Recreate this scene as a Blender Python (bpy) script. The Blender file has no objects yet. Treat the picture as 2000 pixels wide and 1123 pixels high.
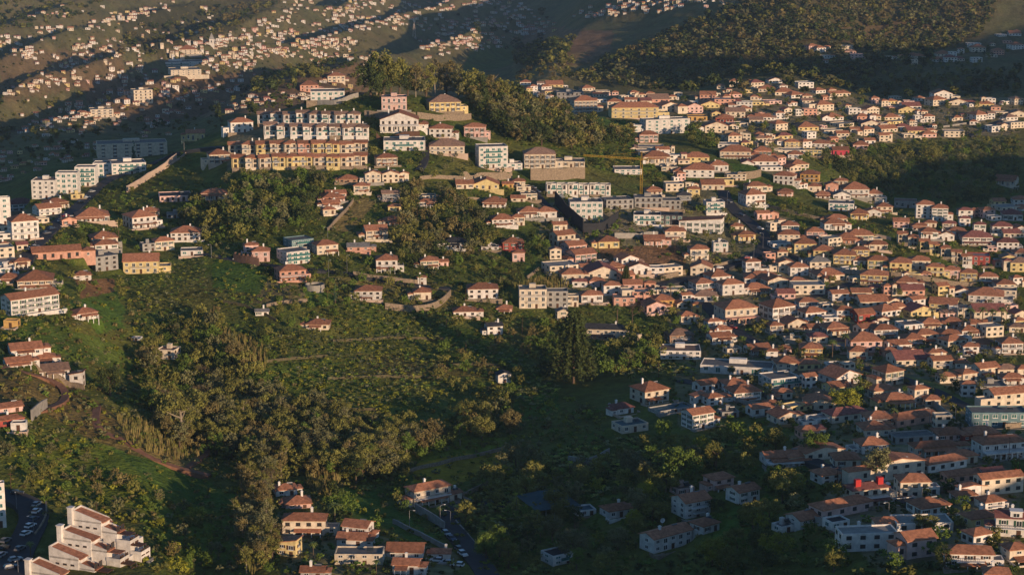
import bpy, math, random
import numpy as np
from mathutils import Vector
R = math.radians
random.seed(7); rng = np.random.default_rng(7)
S = bpy.context.scene
COL = S.collection

# ------------------------------------------------------------------ camera, sky, sun, exposure
F = 3732.0; CX, CY = 1000.0, 561.5; P = R(12.0); cP, sP = math.cos(P), math.sin(P)
cam = bpy.data.cameras.new("camera"); co = bpy.data.objects.new("camera", cam); COL.objects.link(co)
cam.sensor_width = 36; cam.lens = F * 36 / 2000; cam.clip_start = 1; cam.clip_end = 20000
co.location = (0, 0, 0); co.rotation_euler = (R(90) - P, 0, 0)
S.camera = co
SUN_EL, SUN_AZ = R(8.8), R(141)          # azimuth clockwise from +Y (view direction)
sdir = Vector((math.sin(SUN_AZ) * math.cos(SUN_EL), math.cos(SUN_AZ) * math.cos(SUN_EL), math.sin(SUN_EL)))
w = bpy.data.worlds.new("World"); S.world = w; w.use_nodes = True
nt = w.node_tree; bg = nt.nodes["Background"]
sky = nt.nodes.new("ShaderNodeTexSky"); sky.sky_type = 'NISHITA'; sky.sun_disc = False
sky.sun_elevation = SUN_EL; sky.sun_rotation = SUN_AZ; sky.ozone_density = 4; sky.dust_density = .4
nt.links.new(sky.outputs[0], bg.inputs[0]); bg.inputs[1].default_value = 0.14
sl = bpy.data.lights.new("sun", 'SUN'); sl.energy = 5.0; sl.angle = R(0.5); sl.color = (1.0, 0.71, 0.46)
so = bpy.data.objects.new("sun", sl); COL.objects.link(so); so.rotation_euler = sdir.to_track_quat('Z', 'Y').to_euler()
S.view_settings.view_transform = 'Standard'; S.view_settings.look = 'None'
S.view_settings.exposure = 0.0; S.view_settings.gamma = 1.0
try:
    S.cycles.use_denoising = True; S.cycles.max_bounces = 4; S.cycles.volume_bounces = 0
    S.cycles.diffuse_bounces = 2; S.cycles.glossy_bounces = 2; S.cycles.transparent_max_bounces = 4
except Exception: pass

# ------------------------------------------------------------------ terrain
def slope_of(py):
    v = (CY - np.asarray(py, float)) / F
    return (-sP + v * cP) / (cP + v * sP)
def pchip(xs, ys, x):
    xs = np.asarray(xs, float); ys = np.asarray(ys, float); h = np.diff(xs); d = np.diff(ys) / h
    m = np.zeros_like(ys); m[0], m[-1] = d[0], d[-1]
    for i in range(1, len(xs) - 1):
        if d[i-1] * d[i] > 0:
            a, b = 2*h[i] + h[i-1], h[i] + 2*h[i-1]; m[i] = (a + b) / (a / d[i-1] + b / d[i])
    k = np.clip(np.searchsorted(xs, x) - 1, 0, len(xs) - 2); t = (x - xs[k]) / h[k]; t = np.clip(t, 0, 1)
    return ((1+2*t)*(1-t)**2)*ys[k] + t*(1-t)**2*h[k]*m[k] + t*t*(3-2*t)*ys[k+1] + t*t*(t-1)*h[k]*m[k+1]
PROF = {   # photo column : (distance, height in the picture of the ground there)
 -500: "250:1800 480:1150 540:1060 600:900 660:760 720:680 780:600 850:530 930:470 1000:440 1150:450 1300:400 1500:330 1800:285 2000:245 2400:190 3000:70 3500:0 4200:-60 5200:-110",
 0: "250:1800 480:1180 540:1080 600:910 650:790 690:725 740:660 790:605 850:545 920:475 1000:440 1150:455 1300:400 1500:325 1800:275 2000:240 2400:180 3000:70 3500:0 4200:-60 5200:-110",
 125: "250:1800 490:1170 545:1060 605:930 650:830 690:770 740:700 800:600 850:555 920:490 1000:430 1080:396 1150:366 1220:350 1290:352 1400:328 1600:285 1900:240 2200:190 2600:130 3000:72 3500:10 4200:-50 5200:-100",
 250: "250:1800 500:1150 560:1040 610:940 660:850 700:795 740:765 775:730 820:640 880:575 950:500 1020:440 1100:385 1180:345 1300:350 1450:310 1600:285 1900:240 2200:190 2500:140 2900:80 3400:30 4200:-40 5200:-90",
 375: "250:1800 520:1150 570:1050 620:970 660:900 700:850 740:800 780:740 830:650 890:570 950:505 1020:445 1090:385 1150:335 1200:300 1260:285 1400:300 1600:265 1900:225 2200:180 2500:140 2900:80 3400:30 4200:-30 5200:-90",
 500: "250:1800 520:1123 565:1050 630:955 680:890 720:835 760:780 805:700 850:620 895:560 945:505 1000:445 1060:380 1110:330 1160:295 1210:262 1260:240 1300:230 1450:245 1650:215 1900:185 2200:150 2500:120 2900:70 3400:25 4200:-30 5200:-90",
 750: "250:1800 525:1123 570:1050 617:990 660:920 705:860 748:800 795:740 850:670 900:590 950:520 1000:460 1050:400 1100:340 1150:290 1190:245 1230:210 1270:180 1350:190 1500:260 1800:220 2100:170 2500:125 2900:80 3400:40 4200:-20 5200:-80",
 1000: "250:1800 522:1150 576:1060 626:970 674:900 722:840 785:770 855:680 910:600 960:540 1010:480 1060:420 1110:370 1160:320 1210:280 1260:240 1300:205 1340:190 1420:205 1550:240 1800:220 2000:170 2300:120 2700:80 3200:40 4000:-20 5200:-80",
 1250: "250:1800 520:1150 572:1040 622:940 672:860 730:800 790:740 850:690 910:620 960:560 1010:510 1070:450 1140:390 1210:340 1280:300 1350:275 1430:250 1500:225 1570:200 1640:180 1750:210 1900:215 2000:178 2100:140 2250:95 2420:50 2550:8 2700:-28 2900:-40 3200:-45 4000:-70 5200:-100",
 1500: "250:1800 490:1150 534:1050 582:960 630:890 690:820 760:760 835:690 910:620 980:560 1040:500 1110:440 1180:390 1260:340 1340:300 1420:265 1500:235 1580:205 1660:175 1740:146 1850:185 1980:195 2080:130 2200:85 2320:35 2450:-15 2580:-60 2750:-62 3000:-45 3500:-70 5200:-120",
 1750: "250:1800 455:1150 500:1060 550:980 608:900 675:830 750:760 835:690 920:620 990:550 1050:500 1120:450 1180:422 1270:412 1400:330 1500:270 1580:238 1650:210 1700:196 1800:215 1920:200 2000:150 2080:125 2150:105 2220:92 2350:115 2450:78 2560:20 2700:-50 2850:-82 3100:-70 3500:-85 5200:-120",
 2000: "250:1800 440:1150 485:1070 530:1000 590:920 655:850 730:780 825:700 925:630 1000:570 1060:520 1120:470 1180:432 1240:415 1350:400 1450:330 1520:285 1600:240 1650:205 1700:182 1850:185 2000:150 2150:100 2250:72 2400:95 2600:20 2750:-40 2900:-80 3300:-80 5200:-110",
 2600: "250:1800 540:1120 600:1030 660:960 720:880 780:800 830:740 880:670 940:590 1000:520 1060:465 1120:420 1180:380 1240:360 1350:340 1450:300 1520:260 1600:220 1650:190 1700:170 1850:165 2000:120 2150:80 2250:55 2400:50 2600:20 2900:-30 3300:-70 5200:-120",
 5000: "250:1800 540:1120 600:1030 660:960 720:880 780:800 830:740 880:670 940:590 1000:520 1060:465 1120:420 1180:380 1240:360 1350:340 1450:300 1520:260 1600:220 1650:190 1700:170 1850:165 2000:120 2150:80 2250:55 2400:50 2600:20 2900:-30 3300:-70 5200:-120",
}
HILLS = [  # distance towards the sun, crest (place across : height), flank slope : ridges outside the frame whose shade falls on the low ground
 (-40, [(300, -160), (325, -148), (350, -143), (375, -141), (400, -139.5), (425, -137.5), (450, -134.5), (475, -131), (500, -129), (525, -129), (550, -130), (580, -165)], .55),
 (-260, [(860, -165), (900, -150), (950, -140), (1000, -124), (1030, -112), (1060, -110), (1100, -106), (1140, -103), (1190, -106), (1240, -108), (1290, -150)], .5),
 (-560, [(1372, -130), (1395, -42), (1430, -34), (1500, -40), (1575, -50), (1650, -51), (1750, -54), (1850, -56), (1950, -50), (2050, -40), (2200, -25), (2300, -70)], .5)]
SN = np.array([math.cos(SUN_AZ), -math.sin(SUN_AZ)])*-1; SS = np.array([math.sin(SUN_AZ), math.cos(SUN_AZ)])
cols_px = np.concatenate([np.linspace(-1500, -60, 36), np.linspace(-50, 2050, 640), np.linspace(2062, 6000, 110)])
TT = (cols_px - CX) / F
YY = np.concatenate([np.geomspace(240, 480, 50)[:-1], np.linspace(480, 1760, 880)[:-1], np.geomspace(1760, 5200, 230)])
def gsm(a, s, ax):
    k = np.exp(-0.5 * (np.arange(-3*s, 3*s+1) / s) ** 2); k /= k.sum()
    pad = [(0, 0)] * 2; pad[ax] = (3*s, 3*s); b = np.pad(a, pad, mode='edge')
    return np.apply_along_axis(lambda r: np.convolve(r, k, 'valid'), ax, b)
kx = sorted(PROF)
prof = np.array([pchip(*zip(*[tuple(map(float, q.split(':'))) for q in PROF[k].split()]), YY) for k in kx])
prof = slope_of(prof)
SLP = np.array([pchip(kx, prof[:, j], np.clip(cols_px, kx[0], kx[-1])) for j in range(len(YY))]).T
XX = TT[:, None] * YY[None, :] / cP * 1.0
# keep column = constant x/y
TT = TT / cP; XX = TT[:, None] * YY[None, :]; YG = np.broadcast_to(YY[None, :], XX.shape)
ZZ = SLP * YG
def hash2(ix, iy, s):
    n = np.sin(ix * 127.1 + iy * 311.7 + s * 74.7) * 43758.5453
    return n - np.floor(n)
def vnoise(x, y, s=0):
    ix, iy = np.floor(x), np.floor(y); fx, fy = x - ix, y - iy
    fx = fx*fx*(3-2*fx); fy = fy*fy*(3-2*fy)
    a, b = hash2(ix, iy, s), hash2(ix+1, iy, s); c, d = hash2(ix, iy+1, s), hash2(ix+1, iy+1, s)
    return (a*(1-fx)+b*fx)*(1-fy) + (c*(1-fx)+d*fx)*fy
def fbm(x, y, s=0, o=4):
    r = 0; a = 0.5
    for i in range(o): r = r + a*(vnoise(x, y, s+i)-0.5); x = x*2.03; y = y*2.03; a *= .5
    return r
ZZ = gsm(ZZ, 4, 1)
ZZ += np.clip(fbm(XX/60, YG/60, 3)*5.0, -3, 3) * np.clip((YG-400)/400, 0, 1) + fbm(XX/14, YG/14, 9)*1.6
farm = np.clip((YG-1750)/350, 0, 1)
ZZ += farm * fbm(XX/170, YG/260, 21)*30
lm = farm * np.clip((120 - XX)/200, 0, 1)
q = XX - 0.16*(YG-2000) + 60*fbm(XX/300, YG/500, 31)*2
ZZ += lm * (np.abs(np.sin(q*math.pi/190))**1.2*-52 + 26)
HN, HS = XX*SN[0]+YG*SN[1], XX*SS[0]+YG*SS[1]
for hs, crest, fl in HILLS:
    cn, cz = zip(*crest); cr = np.interp(HN, cn, cz, -999, -999)+fbm(XX/11, YG/11, 41)*7
    ZZ = np.maximum(ZZ, cr-np.abs(HS-hs)*fl-np.clip(-999-cr, 0, None))
dY = YY
def zat(x, y):
    """ground height at world x, y"""
    y = np.clip(y, YY[0], YY[-1]-1e-3); t = np.clip(x/y, TT[0], TT[-1]-1e-6)
    j = np.clip(np.searchsorted(YY, y)-1, 0, len(YY)-2); i = np.clip(np.searchsorted(TT, t)-1, 0, len(TT)-2)
    fy = (y-YY[j])/(YY[j+1]-YY[j]); fx = (t-TT[i])/(TT[i+1]-TT[i])
    return (ZZ[i, j]*(1-fx)+ZZ[i+1, j]*fx)*(1-fy) + (ZZ[i, j+1]*(1-fx)+ZZ[i+1, j+1]*fx)*fy
RUN = None
def refresh():
    global RUN
    RUN = np.maximum.accumulate(ZZ/YG, axis=1)
refresh()
def ground(px, py):
    """the point of the terrain seen at a photo position -> x, y, z"""
    v = (CY-py)/F; Yc = cP+v*sP; t = (px-CX)/F/Yc; s = (-sP+v*cP)/Yc
    i = min(max(int(np.searchsorted(TT, t)), 0), len(TT)-1)
    j = min(int(np.searchsorted(RUN[i], s)), len(YY)-1)
    y = YY[j]
    if j > 0:
        a, b = ZZ[i, j-1]/YY[j-1], ZZ[i, j]/YY[j]
        if b > a: y = YY[j-1] + (YY[j]-YY[j-1])*min(max((s-a)/(b-a), 0), 1)
    return t*y, y, s*y
def proj(x, y, z):
    d = y*cP - z*sP; return CX+F*x/d, CY-F*(y*sP+z*cP)/d
def mpp(p): return (p[1]*cP-p[2]*sP)/F       # metres per photo pixel there

# ------------------------------------------------------------------ materials
MATS = {}
def mat(name, col, rough=.9, var=.25, scale=.4, spec=.2, tint=False, attr=False, metal=0, rnd=0.0, wave=None):
    if name in MATS: return MATS[name]
    m = bpy.data.materials.new(name); m.use_nodes = True; n = m.node_tree; b = n.nodes["Principled BSDF"]
    b.inputs["Roughness"].default_value = rough; b.inputs["Specular IOR Level"].default_value = spec; b.inputs["Metallic"].default_value = metal
    L = n.links.new; tc = n.nodes.new("ShaderNodeTexCoord")
    nz = n.nodes.new("ShaderNodeTexNoise"); nz.inputs["Scale"].default_value = scale; nz.inputs["Detail"].default_value = 5; nz.inputs["Roughness"].default_value = .65
    L(tc.outputs["Object"], nz.inputs["Vector"])
    r = n.nodes.new("ShaderNodeMapRange"); r.inputs["From Min"].default_value = .3; r.inputs["From Max"].default_value = .7
    r.inputs["To Min"].default_value = 1-var; r.inputs["To Max"].default_value = 1+var*.6
    L(nz.outputs[0], r.inputs["Value"]); fac = r.outputs[0]
    if wave:
        wv = n.nodes.new("ShaderNodeTexWave"); wv.inputs["Scale"].default_value = wave; wv.bands_direction = 'X'; wv.inputs["Distortion"].default_value = 1.0
        L(tc.outputs["Object"], wv.inputs["Vector"])
        m2 = n.nodes.new("ShaderNodeMapRange"); m2.inputs["To Min"].default_value = .82; m2.inputs["To Max"].default_value = 1.1; L(wv.outputs[1], m2.inputs["Value"])
        mm = n.nodes.new("ShaderNodeMath"); mm.operation = 'MULTIPLY'; L(fac, mm.inputs[0]); L(m2.outputs[0], mm.inputs[1]); fac = mm.outputs[0]
    oi = n.nodes.new("ShaderNodeObjectInfo")
    if rnd:
        m3 = n.nodes.new("ShaderNodeMapRange"); m3.inputs["To Min"].default_value = 1-rnd; m3.inputs["To Max"].default_value = 1+rnd; L(oi.outputs["Random"], m3.inputs["Value"])
        mm = n.nodes.new("ShaderNodeMath"); mm.operation = 'MULTIPLY'; L(fac, mm.inputs[0]); L(m3.outputs[0], mm.inputs[1]); fac = mm.outputs[0]
    mx = n.nodes.new("ShaderNodeMix"); mx.data_type = 'RGBA'; mx.blend_type = 'MULTIPLY'; mx.inputs[0].default_value = 1
    mx.inputs[6].default_value = (*col, 1); L(fac, mx.inputs[7]); out = mx.outputs[2]
    if attr:
        at = n.nodes.new("ShaderNodeAttribute"); at.attribute_name = "col"
        m4 = n.nodes.new("ShaderNodeMix"); m4.data_type = 'RGBA'; m4.blend_type = 'MULTIPLY'; m4.inputs[0].default_value = 1; L(out, m4.inputs[6]); L(at.outputs["Color"], m4.inputs[7]); out = m4.outputs[2]
    if tint:
        m5 = n.nodes.new("ShaderNodeMix"); m5.data_type = 'RGBA'; m5.blend_type = 'MULTIPLY'; m5.inputs[0].default_value = 1; L(out, m5.inputs[6]); L(oi.outputs["Color"], m5.inputs[7]); out = m5.outputs[2]
    L(out, b.inputs["Base Color"]); MATS[name] = m; return m
WALLC = {'w': (.66, .62, .57), 'c': (.62, .53, .41), 'y': (.61, .49, .24), 'o': (.55, .34, .12), 'q': (.57, .32, .24), 'p': (.62, .42, .37), 'r': (.33, .075, .06),
         'm': (.50, .07, .10), 'g': (.31, .30, .28), 'b': (.33, .22, .15), 'd': (.075, .075, .08), 't': (.16, .25, .27)}
WORD = {'w': 'white', 'c': 'cream', 'y': 'yellow', 'o': 'ochre', 'q': 'salmon', 'p': 'pale pink', 'r': 'red', 'm': 'magenta', 'g': 'grey', 'b': 'brown', 'd': 'charcoal', 't': 'teal'}
ROOFC = {'o': (.38, .165, .092), 'b': (.30, .185, .130), 'r': (.26, .105, .085), 'd': (.055, .055, .06), 'g': (.22, .21, .195), 'c': (.4, .34, .25), 'p': (.5, .3, .27), 't': (.10, .17, .19)}
RWORD = {'o': 'orange', 'b': 'brown', 'r': 'maroon', 'd': 'dark', 'g': 'grey', 'c': 'cream', 'p': 'pink', 't': 'teal'}
def WM(c): return mat("plaster_" + WORD[c].replace(' ', '_'), WALLC[c], .92, .30, .55, rnd=.12)
def RM(c, flat=False): return mat("roofing_" + RWORD[c], ROOFC[c], .88, .48, .9, rnd=.25, wave=None if flat or c in 'dgct' else 1.6)
M_GLASS = mat("window_glass", (.035, .045, .05), .12, .3, .6, .6)
M_TEAL = mat("tinted_glass", (.05, .16, .15), .15, .3, .3, .6)
M_WHITE = mat("painted_trim", (.72, .70, .66), .7, .1)
M_GREEN = mat("green_shutter", (.03, .09, .05), .7, .2)
M_BROWN = mat("brown_timber", (.10, .05, .03), .7, .3)
M_MOSS = mat("mossy_stone", (.12, .105, .06), .97, .5, 1.5)
M_CONC = mat("concrete", (.30, .28, .25), .95, .3, .5)
M_STONE = mat("stone_masonry", (.27, .21, .15), .95, .45, 1.2)
M_ASPH = mat("asphalt", (.05, .05, .055), .9, .25, .3)
M_METAL = mat("grey_metal", (.25, .25, .26), .5, .15, metal=.6)
M_YEL = mat("crane_yellow", (.45, .27, .03), .6, .15)
M_RED = mat("red_paint", (.45, .03, .03), .6, .15)
M_LEAF = mat("leaf_foliage", (1.34, 1.30, 1.0), .75, .25, .5, .15, attr=True, tint=True)
M_MASS = mat("mass_foliage", (1.34, 1.30, 1.0), .8, .25, .08, .1, attr=True)
M_BARK = mat("tree_bark", (.13, .09, .06), .95, .4, 1.5)
M_PALE = mat("pale_bark", (.30, .25, .18), .95, .4, 1.5)
M_DIRT = mat("red_earth", (.23, .115, .070), .97, .35, .4)

# ------------------------------------------------------------------ mesh helpers
class MB:
    def __init__(s): s.v = []; s.f = []; s.m = []
    def add(s, vs, fs, m=0):
        o = len(s.v); s.v += [tuple(p) for p in vs]
        for f in fs: s.f.append([o+i for i in f]); s.m.append(m)
    def box(s, x0, x1, y0, y1, z0, z1, m=0, top=True, bot=True):
        fs = [(0, 1, 5, 4), (1, 2, 6, 5), (2, 3, 7, 6), (3, 0, 4, 7)] + ([(4, 5, 6, 7)] if top else []) + ([(3, 2, 1, 0)] if bot else [])
        s.add([(x0, y0, z0), (x1, y0, z0), (x1, y1, z0), (x0, y1, z0), (x0, y0, z1), (x1, y0, z1), (x1, y1, z1), (x0, y1, z1)], fs, m)
    def tube(s, pts, rads, n=6, m=0):
        pts = [Vector(p) for p in pts]; o = len(s.v)
        for i, p in enumerate(pts):
            d = (pts[min(i+1, len(pts)-1)] - pts[max(i-1, 0)]).normalized(); a = d.orthogonal().normalized(); b = d.cross(a)
            for k in range(n): s.v.append(tuple(p + (a*math.cos(2*math.pi*k/n) + b*math.sin(2*math.pi*k/n))*rads[i]))
        for i in range(len(pts)-1):
            for k in range(n): s.f.append([o+i*n+k, o+i*n+(k+1) % n, o+(i+1)*n+(k+1) % n, o+(i+1)*n+k]); s.m.append(m)
        s.f.append([o+(len(pts)-1)*n+k for k in range(n)]); s.m.append(m)
    def mesh(s, name, mats):
        me = bpy.data.meshes.new(name); me.from_pydata(s.v, [], s.f)
        for m in mats: me.materials.append(m)
        if len(mats) > 1: me.polygons.foreach_set("material_index", s.m)
        me.update(); return me
    def obj(s, name, mats, parent=None, loc=(0, 0, 0)):
        return link(name, s.mesh(name, mats if isinstance(mats, list) else [mats]), parent, loc)
def link(name, me, parent=None, loc=(0, 0, 0), rz=0, sc=None):
    o = bpy.data.objects.new(name, me); COL.objects.link(o); o.location = loc
    if rz: o.rotation_euler = (0, 0, rz)
    if sc: o.scale = sc
    if parent: o.parent = parent
    return o
def bigmesh(name, V, Q, mats, col=None, mi=None):
    """a mesh from numpy quads"""
    me = bpy.data.meshes.new(name); nv, nq = len(V), len(Q)
    me.vertices.add(nv); me.vertices.foreach_set("co", np.ascontiguousarray(V, np.float32).ravel())
    me.loops.add(nq*4); me.loops.foreach_set("vertex_index", np.ascontiguousarray(Q, np.int32).ravel())
    me.polygons.add(nq); me.polygons.foreach_set("loop_start", np.arange(0, nq*4, 4, dtype=np.int32))
    if mi is not None: me.polygons.foreach_set("material_index", np.ascontiguousarray(mi, np.int32))
    for m in mats: me.materials.append(m)
    if col is not None:
        a = me.color_attributes.new("col", 'FLOAT_COLOR', 'POINT'); c = np.ones((nv, 4), np.float32); c[:, :3] = col; a.data.foreach_set("color", c.ravel())
    me.update(calc_edges=True); return me
THINGS = []     # [obj, category, look, px, py, own label]
def thing(o, cat, look, px, py, own=None, group=None):
    o['category'] = cat; o['kind'] = 'thing'
    if group: o['group'] = group
    THINGS.append([o, cat, look, px, py, own]); return o
def empty(name, loc, rz=0):
    o = bpy.data.objects.new(name, None); COL.objects.link(o); o.location = loc; o.rotation_euler = (0, 0, rz); o.empty_display_size = .5; return o
def setting(o, kind, label=None):
    o['kind'] = kind
    if label: o['label'] = label
    return o

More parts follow.
